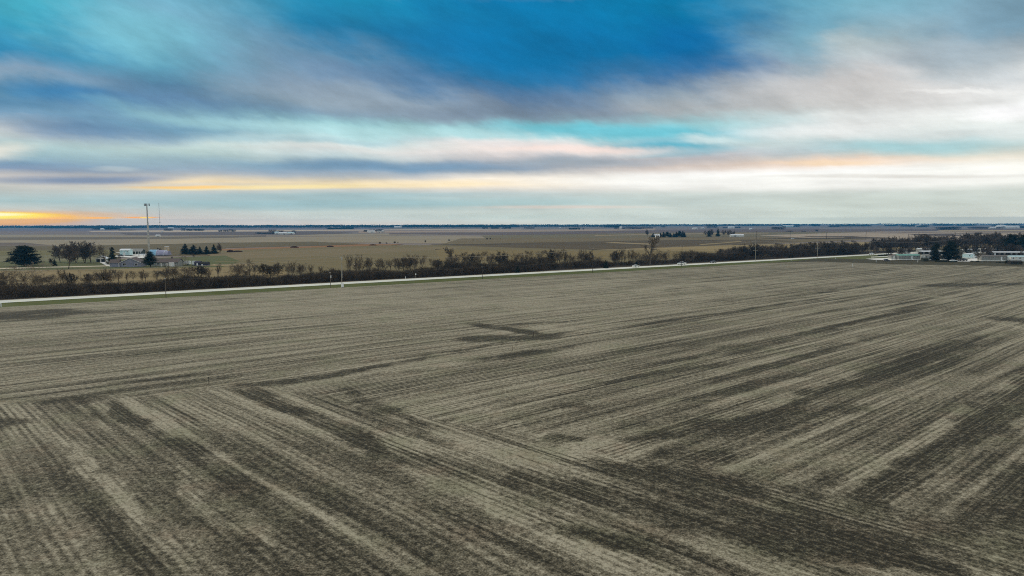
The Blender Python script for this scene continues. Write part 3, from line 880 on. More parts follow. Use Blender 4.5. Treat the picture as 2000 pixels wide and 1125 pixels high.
# ------------------------------------------------------------------ hedgerow beyond the road
def twig_mass(name, cx, cy, h, m, rng, per=60, wid=.05, ln=1.0, spread=1.5):
    "thicket: many slim upright twigs round each root point"
    n = len(cx)
    K = n * per
    bx = np.repeat(cx, per) + rng.normal(0, spread * .55, K); by = np.repeat(cy, per) + rng.normal(0, spread * .55, K)
    hh = np.repeat(h, per)
    zz = hh * rng.uniform(0, 1, K) ** .8
    shrink = 1 - .35 * zz / hh
    bx = np.repeat(cx, per) + (bx - np.repeat(cx, per)) * shrink * 1.3; by = np.repeat(cy, per) + (by - np.repeat(cy, per)) * shrink * 1.3
    d = np.stack([rng.normal(0, .5, K), rng.normal(0, .5, K), rng.uniform(.3, 1.3, K)], 1); d /= np.linalg.norm(d, axis=1, keepdims=True)
    s = rng.normal(size=(K, 3)); s -= d * (s * d).sum(1, keepdims=True); s /= np.linalg.norm(s, axis=1, keepdims=True)
    p = np.stack([bx, by, zz + ZG - .1], 1)
    L = (ln * rng.uniform(.5, 1.4, K))[:, None]; w = wid * rng.uniform(.5, 1.5, (K, 1))
    V = np.stack([p - s * w, p + s * w, p + d * L + s * w * .3, p + d * L - s * w * .3], 1)
    me = bpy.data.meshes.new(name)
    me.vertices.add(K * 4); me.vertices.foreach_set('co', V.reshape(-1))
    me.loops.add(K * 4); me.loops.foreach_set('vertex_index', np.arange(K * 4, dtype=np.int32))
    me.polygons.add(K); me.polygons.foreach_set('loop_start', (np.arange(K) * 4).astype(np.int32))
    me.polygons.foreach_set('loop_total', np.full(K, 4, dtype=np.int32))
    me.update(); me.materials.append(m)
    o = bpy.data.objects.new(name, me); C.objects.link(o)
    return o


MT['thicket'] = mat('thicket_twigs', (76, 69, 59), (44, 40, 34), .35, spec=.05)
nr = np.random.default_rng(3)


def tpx(px):
    "distance along the road where it crosses this column"
    a, b = ROADA, ROADB
    lo, hi = -200., 1200.
    for _ in range(50):
        mid = (lo + hi) / 2; p = road(mid, 0)
        d = Vector((p.x, p.y, -HC)); X = d.dot(RI) / d.dot(FW) * F + 1000
        if X < px: lo = mid
        else: hi = mid
    return lo


def thicket(name, x0, x1, o0, o1, dens, hlo, hhi, label, m='thicket', per=60, seed=1, **k):
    r = np.random.default_rng(seed)
    t0, t1 = tpx(x0), tpx(x1)
    n = int((t1 - t0) * (o1 - o0) * dens)
    t = r.uniform(t0, t1, n); o = r.uniform(o0, o1, n)
    wave = .5 + .25 * np.sin(t / 9.3 + seed) + .25 * np.sin(t / 3.7 + 2 * seed) * np.cos(t / 23.)
    h = hlo + (hhi - hlo) * np.clip(wave + r.uniform(-.3, .3, n), 0, 1)
    x = ROADA.x + RD.x * t - RN.x * o; y = ROADA.y + RD.y * t - RN.y * o
    ob = twig_mass(name, x, y, h, MT[m], r, per, **k)
    return tag(ob, label, 'thicket', kind='stuff')


thicket('brush_thicket', -160, 1085, 8, 24, .55, 1.4, 4.2, 'dark leafless brush thicket filling the strip behind the road at the left', seed=1, per=64)
thicket('brush_thicket', 900, 1120, 12, 26, .45, 3.0, 6.0, 'taller dark brush massed behind the middle of the road', seed=2)
thicket('brush_thicket', 1118, 1236, 14, 24, .4, 1.5, 4.0, 'thin low brush around the small spruce beside the road', seed=5)
thicket('brush_thicket', 1225, 1400, 17, 25, .35, .8, 2.2, 'low brown brush line beyond the passing cars', seed=6, per=40)
thicket('brush_thicket', 1392, 1500, 14, 34, .42, 2.5, 6.0, 'dark brush at the foot of the right-hand wood, near end', seed=7)
thicket('brush_thicket', 1500, 1560, 26, 44, .42, 2.5, 6.0, 'dark brush behind the bare clearing by the road', seed=8)
thicket('brush_thicket', 1560, 1720, 12, 44, .3, 3.0, 7.0, 'dark brush at the foot of the right-hand wood, far end', seed=9, per=60)

V_, RO_ = 'vase', 'round'
HT_ = [  # kind, px, base y, top y, wide, label
    ('pale0', 41, 565, 514, 1.15, 'pale wide-branched bare tree at the left edge, in front of the big dark pine'),
    ('bush0', 12, 566, 530, 1.2, 'grey leafless shrub at the very left edge of the hedgerow'),
    ('bush2', 78, 566, 538, 1.3, 'low grey shrub right of the pale wide-branched tree'),
    ('vase0', 122, 563, 528, .8, 'narrow forked bare tree below the large grey tree of the farm'),
    ('thin0', 156, 563, 529, .8, 'slim pale bare tree standing alone in the hedgerow at the left'),
    ('bush1', 178, 560, 538, 1.0, 'round brown shrub beside the slim pale bare tree'),
    ('vase1', 213, 558, 526, .8, 'small forked bare tree below the white garage'),
    ('round0', 232, 557, 530, .8, 'small twiggy bare tree below the grey gable house, left one'),
    ('vase2', 277, 555, 531, .9, 'low spreading bare tree directly below the grey gable house'),
    ('vase0', 328, 553, 522, .8, 'bare many-stemmed tree just right of the short wooden pole'),
    ('vase1', 346, 552, 523, .8, 'bare many-stemmed tree below the long ranch house'),
    ('round1', 370, 551, 528, .9, 'reddish bare shrub-like tree below the row of parked trailers'),
    ('vase2', 408, 549, 532, .9, 'low bare shrub tree at the right end of the farm'),
    ('round2', 462, 547, 517, .85, 'hazy round bare tree left of the forked one in the open pasture gap'),
    ('tall0', 488, 548, 510, .75, 'dark bare tree with wide forked limbs in front of the open pasture'),
    ('dense0', 528, 546, 522, .9, 'low dense bare tree, left of a pair before the pasture'),
    ('vase0', 543, 545, 516, .75, 'upright bare tree, right of a pair before the pasture'),
    ('vase1', 572, 544, 514, .8, 'many-stemmed bare tree about midway to the tall utility pole'),
    ('vase2', 588, 543, 519, .9, 'lower rounded bare tree just left of the gap before the poles'),
    ('bush0', 648, 540, 526, 1.1, 'dark shrub topping the thicket behind the short pole with the box'),
    ('vase0', 682, 538, 500, .75, 'fan-shaped bare tree immediately right of the tall utility pole'),
    ('vase2', 699, 537, 500, .75, 'darker fan-shaped bare tree, second right of the tall utility pole'),
    ('vase1', 722, 536, 505, .75, 'greenish-grey bare tree, third right of the tall utility pole'),
    ('round0', 738, 535, 509, .8, 'smaller bare tree with fine twigs, fourth right of the tall utility pole'),
    ('round1', 753, 534, 513, .8, 'leaning small bare tree before a dip in the hedgerow'),
    ('vase1', 780, 533, 506, .85, 'dark bushy bare tree just after the dip in the hedgerow'),
    ('vase2', 793, 532, 500, .75, 'tall many-stemmed bare tree, left of a close pair'),
    ('vase0', 811, 531, 500, .75, 'tall many-stemmed bare tree, right of a close pair'),
    ('thin0', 832, 530, 503, .9, 'thin upright bare tree with short side branches'),
    ('bush1', 852, 529, 511, 1.1, 'reddish low shrub between the thin tree and the tall round-topped one'),
    ('round2', 870, 527, 507, .9, 'small bare tree leaning on the tall round-topped one from the left'),
    ('big0', 884, 528, 486, .8, 'tall round-topped bare tree that overtops its neighbours at mid-left'),
    ('round1', 904, 526, 496, .75, 'round bare tree just right of the tall round-topped one'),
    ('round0', 937, 525, 494, .9, 'broad hazy bare tree above the dark pole beside the road'),
    ('thin0', 957, 524, 505, .9, 'thin bare sapling right of the broad hazy tree'),
    ('dense1', 978, 523, 493, .8, 'dark bushy-headed bare tree standing out in the hedgerow'),
    ('round2', 1003, 522, 496, .85, 'grey bare tree right of the dark bushy-headed one'),
    ('vase0', 1019, 521, 497, .85, 'bare tree with upright stems behind the round evergreen shrub'),
    ('round1', 1036, 520, 493, .8, 'bare tree opening the tall run at mid-picture'),
    ('round0', 1054, 519, 492, .8, 'bare tree with an open umbrella crown at mid-picture'),
    ('dense0', 1076, 518, 490, .8, 'dense bare tree, highest part of the run at mid-picture'),
    ('round2', 1090, 517, 489, .8, 'bare tree with a purplish crown near the end of the run'),
    ('vase2', 1104, 517, 490, .8, 'last tall bare tree before the gap left of the second tall pole'),
    ('vase0', 1137, 519, 489, .75, 'dark bare tree just left of the second tall pole'),
    ('dense1', 1150, 518, 493, .8, 'dense dark bare tree touching the second tall pole'),
    ('bush0', 1166, 520, 503, 1.1, 'low round shrub between the second tall pole and the small spruce'),
    ('dense0', 1203, 517, 492, .8, 'dark bare tree right of the small roadside spruce'),
    ('vase1', 1214, 516, 487, .7, 'upright twin-topped bare tree right of the small roadside spruce'),
    ('vase2', 1230, 516, 490, .75, 'wide bare tree left of the silver car'),
    ('round1', 1246, 517, 496, .8, 'light twiggy bare tree directly above the silver car'),
    ('big0', 1269, 519, 462, .75, 'tallest bare tree of the hedgerow, with heavy crooked limbs'),
    ('bush1', 1259, 519, 496, 1.0, 'shrubby growth left of the foot of the tallest bare tree'),
    ('bush2', 1280, 518, 494, 1.0, 'shrubby growth right of the foot of the tallest bare tree'),
    ('bush0', 1297, 517, 492, 1.1, 'large round shrub right of the tallest bare tree'),
    ('dense1', 1335, 515, 497, .8, 'small rounded bare tree behind the third tall pole'),
    ('round0', 1355, 514, 491, .65, 'slender bare tree alone in the gap before the right-hand wood'),
    ('bush1', 1345, 514, 507, 1.6, 'low scrub at the foot of the slender lone tree'),
]
for kd, px, yb, yt, w, lb in HT_:
    bare(kd, px, yb + .5, yt - 3.5, lb, w * 1.25)
ever('spruce1', 1183, 526, 509, 'small dark spruce standing close behind the road, right of the second tall pole', 13, name='spruce')
ever('spruce2', 1011, 535, 519, 'dark rounded evergreen shrub against the thicket at mid-picture', 12, name='evergreen_shrub')
ever('spruce2', 1243, 519, 512, 'little dark evergreen just behind the silver car', 8, name='evergreen_shrub')
ever('spruce0', 1541, 505, 499, 'tiny dark evergreen in the bare clearing, left of two', 4, name='evergreen_shrub')
ever('spruce1', 1547.5, 504.5, 498, 'tiny dark evergreen in the bare clearing, right of two', 4, name='evergreen_shrub')
rw = random.Random(8)
for x0, x1, y0, y1, hh_, n_, lb in [
    (0, 330, 566, 551, 27, 17, 'low twiggy tree half sunk in the hedgerow left of the first short pole'),
    (335, 640, 549, 539, 26, 14, 'low twiggy tree sunk in the hedgerow between the two short poles'),
    (680, 935, 537, 525, 26, 15, 'low twiggy tree half sunk in the hedgerow right of the tall pale pole'),
    (945, 1150, 524, 518, 24, 16, 'low twiggy tree filling the hedgerow run at mid-picture'),
    (1195, 1300, 518, 516, 19, 6, 'low twiggy tree filling the hedgerow around the tallest bare tree')]:
    for i in range(n_):
        f = (i + rw.uniform(.1, .9)) / n_; x = x0 + (x1 - x0) * f; y = y0 + (y1 - y0) * f + rw.uniform(-3, 1)
        bare(rw.choice(['bush0', 'bush1', 'bush2', 'vase0', 'vase1', 'vase2', 'round0', 'dense0']), x, y, y - hh_ * rw.uniform(.7, 1.15), lb, rw.uniform(1.0, 1.5), group=lb.replace('low twiggy tree', 'low twiggy trees'))
CL = [  # right-hand wood behind the road: x range, base y, top y, count, label
    (1400, 1432, 509, 487, 5, 'bare tree in the low near end of the wood behind the road'),
    (1432, 1470, 506, 480, 7, 'bare tree in the rising part of the wood left of the fourth pole'),
    (1470, 1520, 503, 479, 9, 'bare tree in the dense wood just right of the fourth pole'),
    (1520, 1570, 500, 478, 9, 'bare tree in the dense wood behind the bare clearing'),
    (1570, 1618, 498, 474, 9, 'bare tree in the tall wood around the fifth pole'),
    (1618, 1660, 496, 472, 8, 'bare tree in the highest part of the wood beyond the fifth pole'),
    (1660, 1705, 495, 474, 8, 'bare tree in the wood left of the white car'),
]
for x0, x1, yb, yt, n_, lb in CL:
    for i in range(n_):
        x = x0 + (x1 - x0) * (i + rw.uniform(.1, .9)) / n_
        k = rw.choice(['dense0', 'dense1', 'grey0', 'grey1', 'grey2', 'round1', 'vase1'])
        bare(k, x, yb + rw.uniform(-3, 3.5), yt + rw.uniform(-4, 5), lb, rw.uniform(.95, 1.35), group=lb.replace('bare tree', 'bare trees'))
CR = [
    (1705, 1830, 500, 482, 6, 'dark bare tree standing among the homes left of the dark pines'),
    (1875, 2000, 500, 480, 8, 'dark bare tree standing among the homes right of the dark pines'),
    (1702, 1740, 491, 468, 11, 'grey bare tree behind the lane left of the teal-roofed home'),
    (1740, 1790, 490, 466, 13, 'grey bare tree behind the teal-roofed home'),
    (1790, 1835, 489, 462, 13, 'grey bare tree rising left behind the dark pines'),
    (1835, 1890, 487, 463, 14, 'grey bare tree behind and right of the dark pines'),
    (1890, 1950, 486, 458, 15, 'tall grey bare tree behind the long grey home'),
    (1950, 2030, 488, 459, 12, 'tall grey bare tree around the large evergreen at the right edge'),
]
for x0, x1, yb, yt, n_, lb in CR:
    for i in range(n_):
        x = x0 + (x1 - x0) * (i + rw.uniform(.1, .9)) / n_
        k = rw.choice(['grey0', 'grey1', 'grey2', 'dense0', 'dense1'])
        bare(k, x, yb + rw.uniform(-3, 3), yt + rw.uniform(-6, 4), lb, rw.uniform(.9, 1.4), group=lb.replace('bare tree', 'bare trees'))
bare('round0', 1911, 513, 492, 'small dark bare tree with crooked limbs in front of the long grey home', .75, group='yard trees')
bare('pale0', 1806, 496, 482, 'small bare tree with visible limbs behind the teal-roofed home', .8, group='yard trees')
bare('dense0', 1868, 509, 489, 'bare tree right of the dark pines by the parked white car', .7, group='yard trees')
bare('round1', 1995, 505, 486, 'pale twiggy bare tree at the right edge of the home park', .8, group='yard trees')
ever('pine2', 1827, 511, 478, 'dark pine with open lower trunk, left of the pair in the home park', 25, name='pine_tree', group='park pines')
ever('pine0', 1856, 511.5, 473, 'larger dark pine with drooping limbs, right of the pair in the home park', 34, name='pine_tree', group='park pines')
ever('pine2', 1974, 496, 460.5, 'large broad evergreen above the right end of the home park', 44, name='pine_tree')
ever('pine1', 1996, 497, 462, 'second large evergreen cut by the right edge of the photograph', 30, name='pine_tree')

# ------------------------------------------------------------------ farm trees, left
ever('pine0', 48, 521, 482, 'big broad dark pine with layered limbs at the left edge', 58, name='pine_tree')
ever('spruce1', 107, 520.5, 507, 'small dark spruce on the lawn right of the big pine', 12, name='spruce')
ever('pine1', 294, 524.5, 495, 'dark full pine between the gable house and the ranch house', 28, name='pine_tree')
ever('column0', 220, 518, 483, 'narrow dark cedar beside the white garage', 17, name='cedar')
ever('spruce2', 362, 497, 476.5, 'dark spruce at the left end of the windbreak behind the farm', 22, name='spruce', group='windbreak spruces behind the farm')
ever('spruce2', 378, 497.5, 478.5, 'widest dark spruce, second in the windbreak behind the farm', 26, name='spruce', group='windbreak spruces behind the farm')
ever('spruce1', 390.5, 497, 482, 'short slim spruce, third in the windbreak behind the farm', 16, name='spruce', group='windbreak spruces behind the farm')
ever('spruce0', 404, 497, 481, 'dark spruce, fourth in the windbreak behind the farm', 19, name='spruce', group='windbreak spruces behind the farm')
ever('spruce1', 418, 496.5, 478, 'pointed dark spruce at the right end of the windbreak', 17, name='spruce', group='windbreak spruces behind the farm')
bare('grey1', 430, 496, 475, 'hazy bare tree at the right end of the spruce windbreak', .9, group='farm trees')
bare('grey0', 134, 527, 476, 'large grey bare tree on the lawn, in front of the yard trees', 1.15, group='farm trees')
bare('grey2', 118, 514, 476, 'pale hazy bare tree, leftmost of the farmyard group', 1.15, group='farm trees')
bare('grey1', 149, 514, 471, 'tall bare tree in the middle of the farmyard group', 1.15, group='farm trees')
bare('dense1', 166, 515, 470, 'dark dense bare tree left of the white garage', 1.15, group='farm trees')
bare('grey2', 178, 514, 473, 'dark bare tree leaning toward the white garage', 1.15, group='farm trees')
bare('dense0', 100, 518, 505, 'low grey shrub beside the small spruce on the lawn', 1.0, group='farm trees', name='shrub', cat='shrub')
bare('round2', 210, 517, 476, 'tall bare tree behind the narrow dark cedar', 1.15, group='farm trees')
bare('pale0', 362, 520, 496, 'twiggy bare tree above the white trailers', .8, group='farm trees')
bare('bush1', 378, 504, 495, 'pale shrub in front of the spruce windbreak', 1.0, group='farm trees', name='shrub', cat='shrub')
bare('bush0', 234, 510, 500, 'low shrub between the cedar and the white shed', 1.2, group='farm trees', name='shrub', cat='shrub')
bare('grey0', 312, 495, 484, 'faint bare tree behind the blue hoop barn', 1.0, group='farm trees')
MT['bushd'] = mat('dead_brush', (84, 62, 50), (58, 46, 40), .6)


def low_bush(px, yb, w, h, label, m='bushd', cat='shrub'):
    p = P(px, yb); r = np.random.default_rng(int(px * 7))
    n = 900
    a = r.uniform(0, 2 * math.pi, n); q = np.sqrt(r.uniform(0, 1, n))
    pts = np.stack([np.cos(a) * q * w / 2, np.sin(a) * q * w * .35, (1 - q * q) ** .6 * h * r.uniform(.1, 1, n)], 1)
    o = bpy.data.objects.new('shrub', leafmesh('shrub', pts, .5, MT[m], r)); C.objects.link(o)
    o.location = (p.x, p.y, ZG - .05)
    return tag(o, label, cat, 'low shrubs on the far pasture')


low_bush(450, 493.5, 6.5, 2.2, 'dark low shrub just right of the windbreak')
low_bush(464, 493, 9, 1.2, 'flat brown brush beside the dark low shrub')
low_bush(575, 484.5, 9, 1.8, 'dark mound of brush on the orange grass, left of three')
low_bush(645, 483, 8, 1.4, 'dark mound of brush on the orange grass, middle of three')
low_bush(728, 480, 9, 1.3, 'dark mound of brush on the orange grass, right of three')
for px, yb, yt, lb in [(742, 477.5, 472, 'small round dark tree at the end of the orange grass'), (755, 477, 473, 'tiny sapling at the end of the orange grass'),
                       (771, 476, 471, 'dark round tree, left of a touching pair in the far field'), (777, 475.5, 472.5, 'smaller round tree of a touching pair in the far field'),
                       (831, 474, 469, 'narrow dark tree alone in the far field'), (877, 471.5, 467, 'small forked tree alone in the far field'),
                       (924, 470.5, 468, 'tiny shrub alone in the far field'), (951, 468.5, 464.5, 'first dark shrub of a short row in the far field'),
                       (958, 468, 464.5, 'second dark shrub of a short row in the far field'), (963, 468, 466, 'third, lower shrub of a short row in the far field'),
                       (978, 467.5, 465.8, 'last tiny shrub of a short row in the far field')]:
    bare('dense%d' % (int(px) % 2), px, yb, yt, lb, 1.1, group='scattered trees of the far fields', z0=.3)

# ------------------------------------------------------------------ buildings
def solid(name, c, rough=.7, spec=.3, seen=True, c2=None, scale=.8, metal=0):
    MT[name] = mat(name, c, c2 or tuple(v * .88 for v in c), scale, rough, spec=spec, seen=seen, metal=metal)


solid('white_siding', (205, 206, 202)); solid('blue_grey_siding', (122, 126, 144)); solid('grey_siding', (128, 132, 130))
solid('brown_shingle', (92, 84, 80), c2=(74, 68, 66), scale=2); solid('grey_shingle', (104, 102, 98), c2=(84, 82, 80), scale=2)
solid('white_metal', (235, 236, 230), .4, .5); solid('pale_blue', (168, 205, 214), .5, .4); solid('teal_metal', (98, 158, 146), .45, .5)
solid('blue_fabric', (118, 164, 196), .6); solid('lilac_fabric', (136, 140, 166), .6); solid('dark_blue', (50, 48, 66), .6); solid('trim', (215, 214, 208))
solid('stone_grey', (150, 152, 146)); solid('dark_green', (44, 50, 40)); solid('rubber', (22, 22, 22)); solid('tan_siding', (176, 164, 140))
solid('dark_timber', (40, 38, 32)); solid('wood_pole', (92, 86, 76), .9); solid('pale_pole', (140, 138, 128), .8); solid('steel', (150, 154, 156), .45, .5)
solid('dark_pole', (62, 54, 46), .9)
solid('silver_paint', (196, 200, 202), .3, .6); solid('dark_paint', (60, 62, 66), .3, .6); solid('white_paint', (232, 232, 230), .3, .6); solid('red_paint', (120, 50, 44), .3, .6)
gm = bpy.data.materials.new('glass_dark'); gm.use_nodes = True
gb = gm.node_tree.nodes['Principled BSDF']; gb.inputs['Base Color'].default_value = (.02, .025, .03, 1); gb.inputs['Roughness'].default_value = .12
MT['glass'] = gm


def window(parent, x, y, z, w, h, side=-1, axis='y', frame='trim'):
    "a framed window set a hand's breadth proud of the wall"
    f = MB(); t = .09
    if axis == 'y':
        for a in (-1, 1):
            f.box(x + a * (w / 2), y + side * .05, z, t, .1, h + t)
            f.box(x, y + side * .05, z + a * h / 2, w - t, .1, t)
        f.box(x, y + side * .04, z, .05, .06, h - t)
        o = f.build('window', MT[frame], parent)
        MB().box(x, y + side * .02, z, w - t, .03, h - t).build('pane', MT['glass'], o)
    else:
        for a in (-1, 1):
            f.box(x + side * .05, y + a * w / 2, z, .1, t, h + t)
            f.box(x + side * .05, y, z + a * h / 2, .1, w - t, t)
        f.box(x + side * .04, y, z, .06, .05, h - t)
        o = f.build('window', MT[frame], parent)
        MB().box(x + side * .02, y, z, .03, w - t, h - t).build('pane', MT['glass'], o)


def gable(name, label, px, yb, L, Dp, H, rise, rz, wall, roof, wins=(), doors=(), cat='house', group=None, chimney=None, over=.4, z0=None, pos=None, gwins=()):
    "ridge along local x; local -y is the side toward the viewer before turning"
    p = pos if pos is not None else P(px, yb)
    o = thing(name, label, cat, (p.x, p.y, ZG if z0 is None else z0), rz, group)
    w = MB()
    prof = [(-Dp / 2, 0), (Dp / 2, 0), (Dp / 2, H), (0, H + rise), (-Dp / 2, H)]
    n = 5
    vs = [(-L / 2, y, z) for y, z in prof] + [(L / 2, y, z) for y, z in prof]
    w.add(vs, [(k, (k + 1) % n, n + (k + 1) % n, n + k) for k in range(n)] + [tuple(range(n))[::-1], tuple(range(n, 2 * n))])
    w.build('wall', MT[wall], o)
    r = MB(); sl = rise / (Dp / 2)
    for s in (-1, 1):
        y1 = s * (Dp / 2 + over); z1 = H - sl * over
        vs = [(-L / 2 - over, 0, H + rise + .02), (L / 2 + over, 0, H + rise + .02), (L / 2 + over, y1, z1 + .02), (-L / 2 - over, y1, z1 + .02)]
        vs += [(x, y, z + .16) for x, y, z in vs]
        r.add(vs, [(0, 1, 2, 3), (7, 6, 5, 4), (0, 4, 5, 1), (1, 5, 6, 2), (2, 6, 7, 3), (3, 7, 4, 0)])
    ro = r.build('roof', MT[roof], o)
    if chimney:
        MB().box(chimney, .4, H + rise + .3, .8, .8, 1.6).build('chimney', MT['brown_shingle'], ro)
    for x, z, ww, hh in wins:
        window(o, x, -Dp / 2, z, ww, hh)
    for y, z, ww, hh in gwins:
        window(o, -L / 2, y, z, ww, hh, axis='x')
    for x, ww, hh, m in doors:
        d = MB().box(x, -Dp / 2 - .03, hh / 2, ww, .08, hh).build('door', MT[m], o)
    return o


FA = AZR - math.pi / 2  # turn so that local x follows the lane at the farm
# grey gable house: gable end toward the camera (ridge runs away), wing to the left
g1 = gable('house', 'blue-grey house with white-trimmed gable facing the road, left of the dark pine', 261, 522, 9, 11.2, 2.6, 2.6, R(90 + 8), 'blue_grey_siding', 'brown_shingle', chimney=None,
           gwins=[(-3.2, 1.4, 1.5, 1.2), (3.2, 1.5, 1.7, 1.3)])
tr = MB()
for s in (-1, 1):
    vs = [(-4.95, 0, 5.28), (-4.95, s * 6.0, 2.52), (-4.95, s * 6.0, 2.28), (-4.95, 0, 5.04)]
    vs += [(-4.86, y, z_) for x, y, z_ in vs]
    tr.add(vs, [(0, 1, 2, 3), (7, 6, 5, 4), (0, 4, 5, 1), (1, 5, 6, 2), (2, 6, 7, 3), (3, 7, 4, 0)])
tr.build('gable_trim', MT['trim'], g1)
MB().box(-3.2, 8.2, 1.25, 4.5, 5.2, 2.5).build('side_wing', MT['blue_grey_siding'], g1)
MB().prism([(-5.9, 2.52), (-.6, 2.52), (-3.2, 4.4)], 5.75, 11.2).build('wing_roof', MT['brown_shingle'], g1)
for yy in (5.72, 10.6):
    MB().box(-5.6, yy, 1.25, .22, .22, 2.5).build('porch_post', MT['trim'], g1)
g2 = gable('ranch_house', 'long low ranch house with brown roof and white windows, right of the dark pine', 326, 521, 16, 8, 2.4, 1.9, R(4), 'grey_siding', 'brown_shingle',
           wins=[(-6, 1.5, 1.3, 1.0), (-3.4, 1.5, 1.3, 1.0), (.4, 1.5, 1.0, 1.1), (3.2, 1.5, 1.5, 1.0), (6.3, 1.5, 1.2, 1.0)], doors=[(-1.4, .95, 2.0, 'white_siding'), (1.9, .95, 2.0, 'white_siding')], chimney=3)
MB().box(4.9, -5.0, 1.15, 2.6, 2.0, 2.3).build('bay_room', MT['trim'], g2)
g3 = gable('garage', 'white gabled garage with two dark doors at the end of the pale drive', 200, 512.8, 5.6, 6, 2.3, 1.6, R(90 + 12), 'white_siding', 'white_metal', cat='garage')
for yy in (-1.45, 1.45):
    MB().box(-2.85, yy, 1.0, .08, 2.1, 1.9).build('garage_door', MT['glass'], g3)
gable('shed', 'white lean-roofed shed trimmed in pale blue, left of the farm sheds', 247, 499.5, 7.2, 6, 4.0, 1.0, R(6), 'pale_blue', 'white_metal', cat='shed', wins=[(2.2, 3.1, .8, .6)], doors=[(-.4, 1.8, 2.4, 'white_metal')])
g5 = gable('shed', 'open grey shed with white posts and pale roof beside the steel mast', 269, 497.5, 9.5, 7, 2.5, 1.9, R(5), 'dark_green', 'grey_siding', cat='shed')
for x in (-4.3, -2.2, 0, 2.2, 4.3):
    MB().box(x, -3.9, 1.2, .22, .22, 2.4).build('post', MT['white_siding'], g5)
# blue hoop barn
p = P(313, 499.5)
hb = thing('hoop_barn', 'blue round-roofed hoop barn with lilac panels right of the steel mast', 'barn', (p.x, p.y, ZG), R(4))
def arch(x0, x1, H, Wd, n=14):
    prof = [(-Wd / 2 * math.cos(math.pi * k / n), H * math.sin(math.pi * k / n) ** .8) for k in range(n + 1)]
    mb = MB(); N = len(prof)
    vs = [(x0, y, z_) for y, z_ in prof] + [(x1, y, z_) for y, z_ in prof]
    mb.add(vs, [(k, k + 1, N + k + 1, N + k) for k in range(n)] + [tuple(range(N)), tuple(range(N, 2 * N))[::-1]])
    return mb
arch(-7, -1.5, 4.4, 9).build('fabric_cover', MT['blue_fabric'], hb)
arch(-1.5, 4.5, 4.1, 8.9).build('fabric_cover', MT['lilac_fabric'], hb)
arch(4.5, 7.2, 3.3, 8.0).build('fabric_cover', MT['lilac_fabric'], hb)
MB().box(-4.2, -4.55, .2, 6, .3, .4).build('base_wall', MT['pale_blue'], hb)
rb = MB()
for x in (-7.05, -1.55, 4.55):
    a_ = arch(x, x + .12, 4.5 if x < 0 else 4.15, 9.1)
    o_ = len(rb.v); rb.v += a_.v; rb.f += [tuple(i + o_ for i in f) for f in a_.f]
rb.build('hoop', MT['white_metal'], hb)
p = P(326, 493)
bt = thing('grain_bin', 'small pale square bin tower behind the blue hoop barn', 'bin', (p.x, p.y, ZG), R(5))
MB().box(0, 0, 2.2, 3.2, 3.2, 4.4).build('bin_wall', MT['tan_siding'], bt)
MB().box(0, 0, 4.55, 3.5, 3.5, .3, top=.8).build('roof', MT['white_metal'], bt)
MB().box(.3, -1.64, 2.0, .5, .06, 3.4).build('chute', MT['steel'], bt)
gable('shed', 'dark blue shed, first right of the white trailers', 387.5, 520.5, 3.4, 3, 1.9, .7, R(2), 'dark_blue', 'dark_blue', cat='shed', doors=[(0, .9, 1.6, 'trim')], over=.2)
gable('shed', 'low dark shed at the far right end of the farm buildings', 401, 520.8, 4.2, 3, 1.4, .9, R(2), 'dark_blue', 'dark_timber', cat='shed', doors=[(-1.2, .8, 1.1, 'trim')], over=.2)


def trailer(label, px, yb, L, H, m='white_paint', rz=.05):
    p = P(px, yb)
    o = thing('box_trailer', label, 'trailer', (p.x, p.y, ZG + .02), rz, 'white trailers beside the ranch house')
    MB().box(0, 0, .6 + (H - .6) / 2, L, 2.2, H - .6).build('box_body', MT[m], o)
    MB().box(0, 0, H + .06, L + .1, 2.3, .12).build('roof', MT['white_metal'], o)
    MB().box(L / 2 + .5, 0, .65, 1.0, .15, .12).build('hitch', MT['steel'], o)
    for x in (-.5, .5):
        for s in (-1, 1):
            MB().tube((x, s * 1.0, .34), (x, s * 1.22, .34), .34, .34, 12).build('wheel', MT['rubber'], o)
    return o


trailer('white box trailer nearest the ranch house', 353, 519.5, 3.4, 2.6)
trailer('white box trailer under the twiggy bare tree', 366, 519.5, 3.6, 2.4)
trailer('cream upright box trailer beside the dark blue shed', 379, 520.3, 1.7, 2.6)


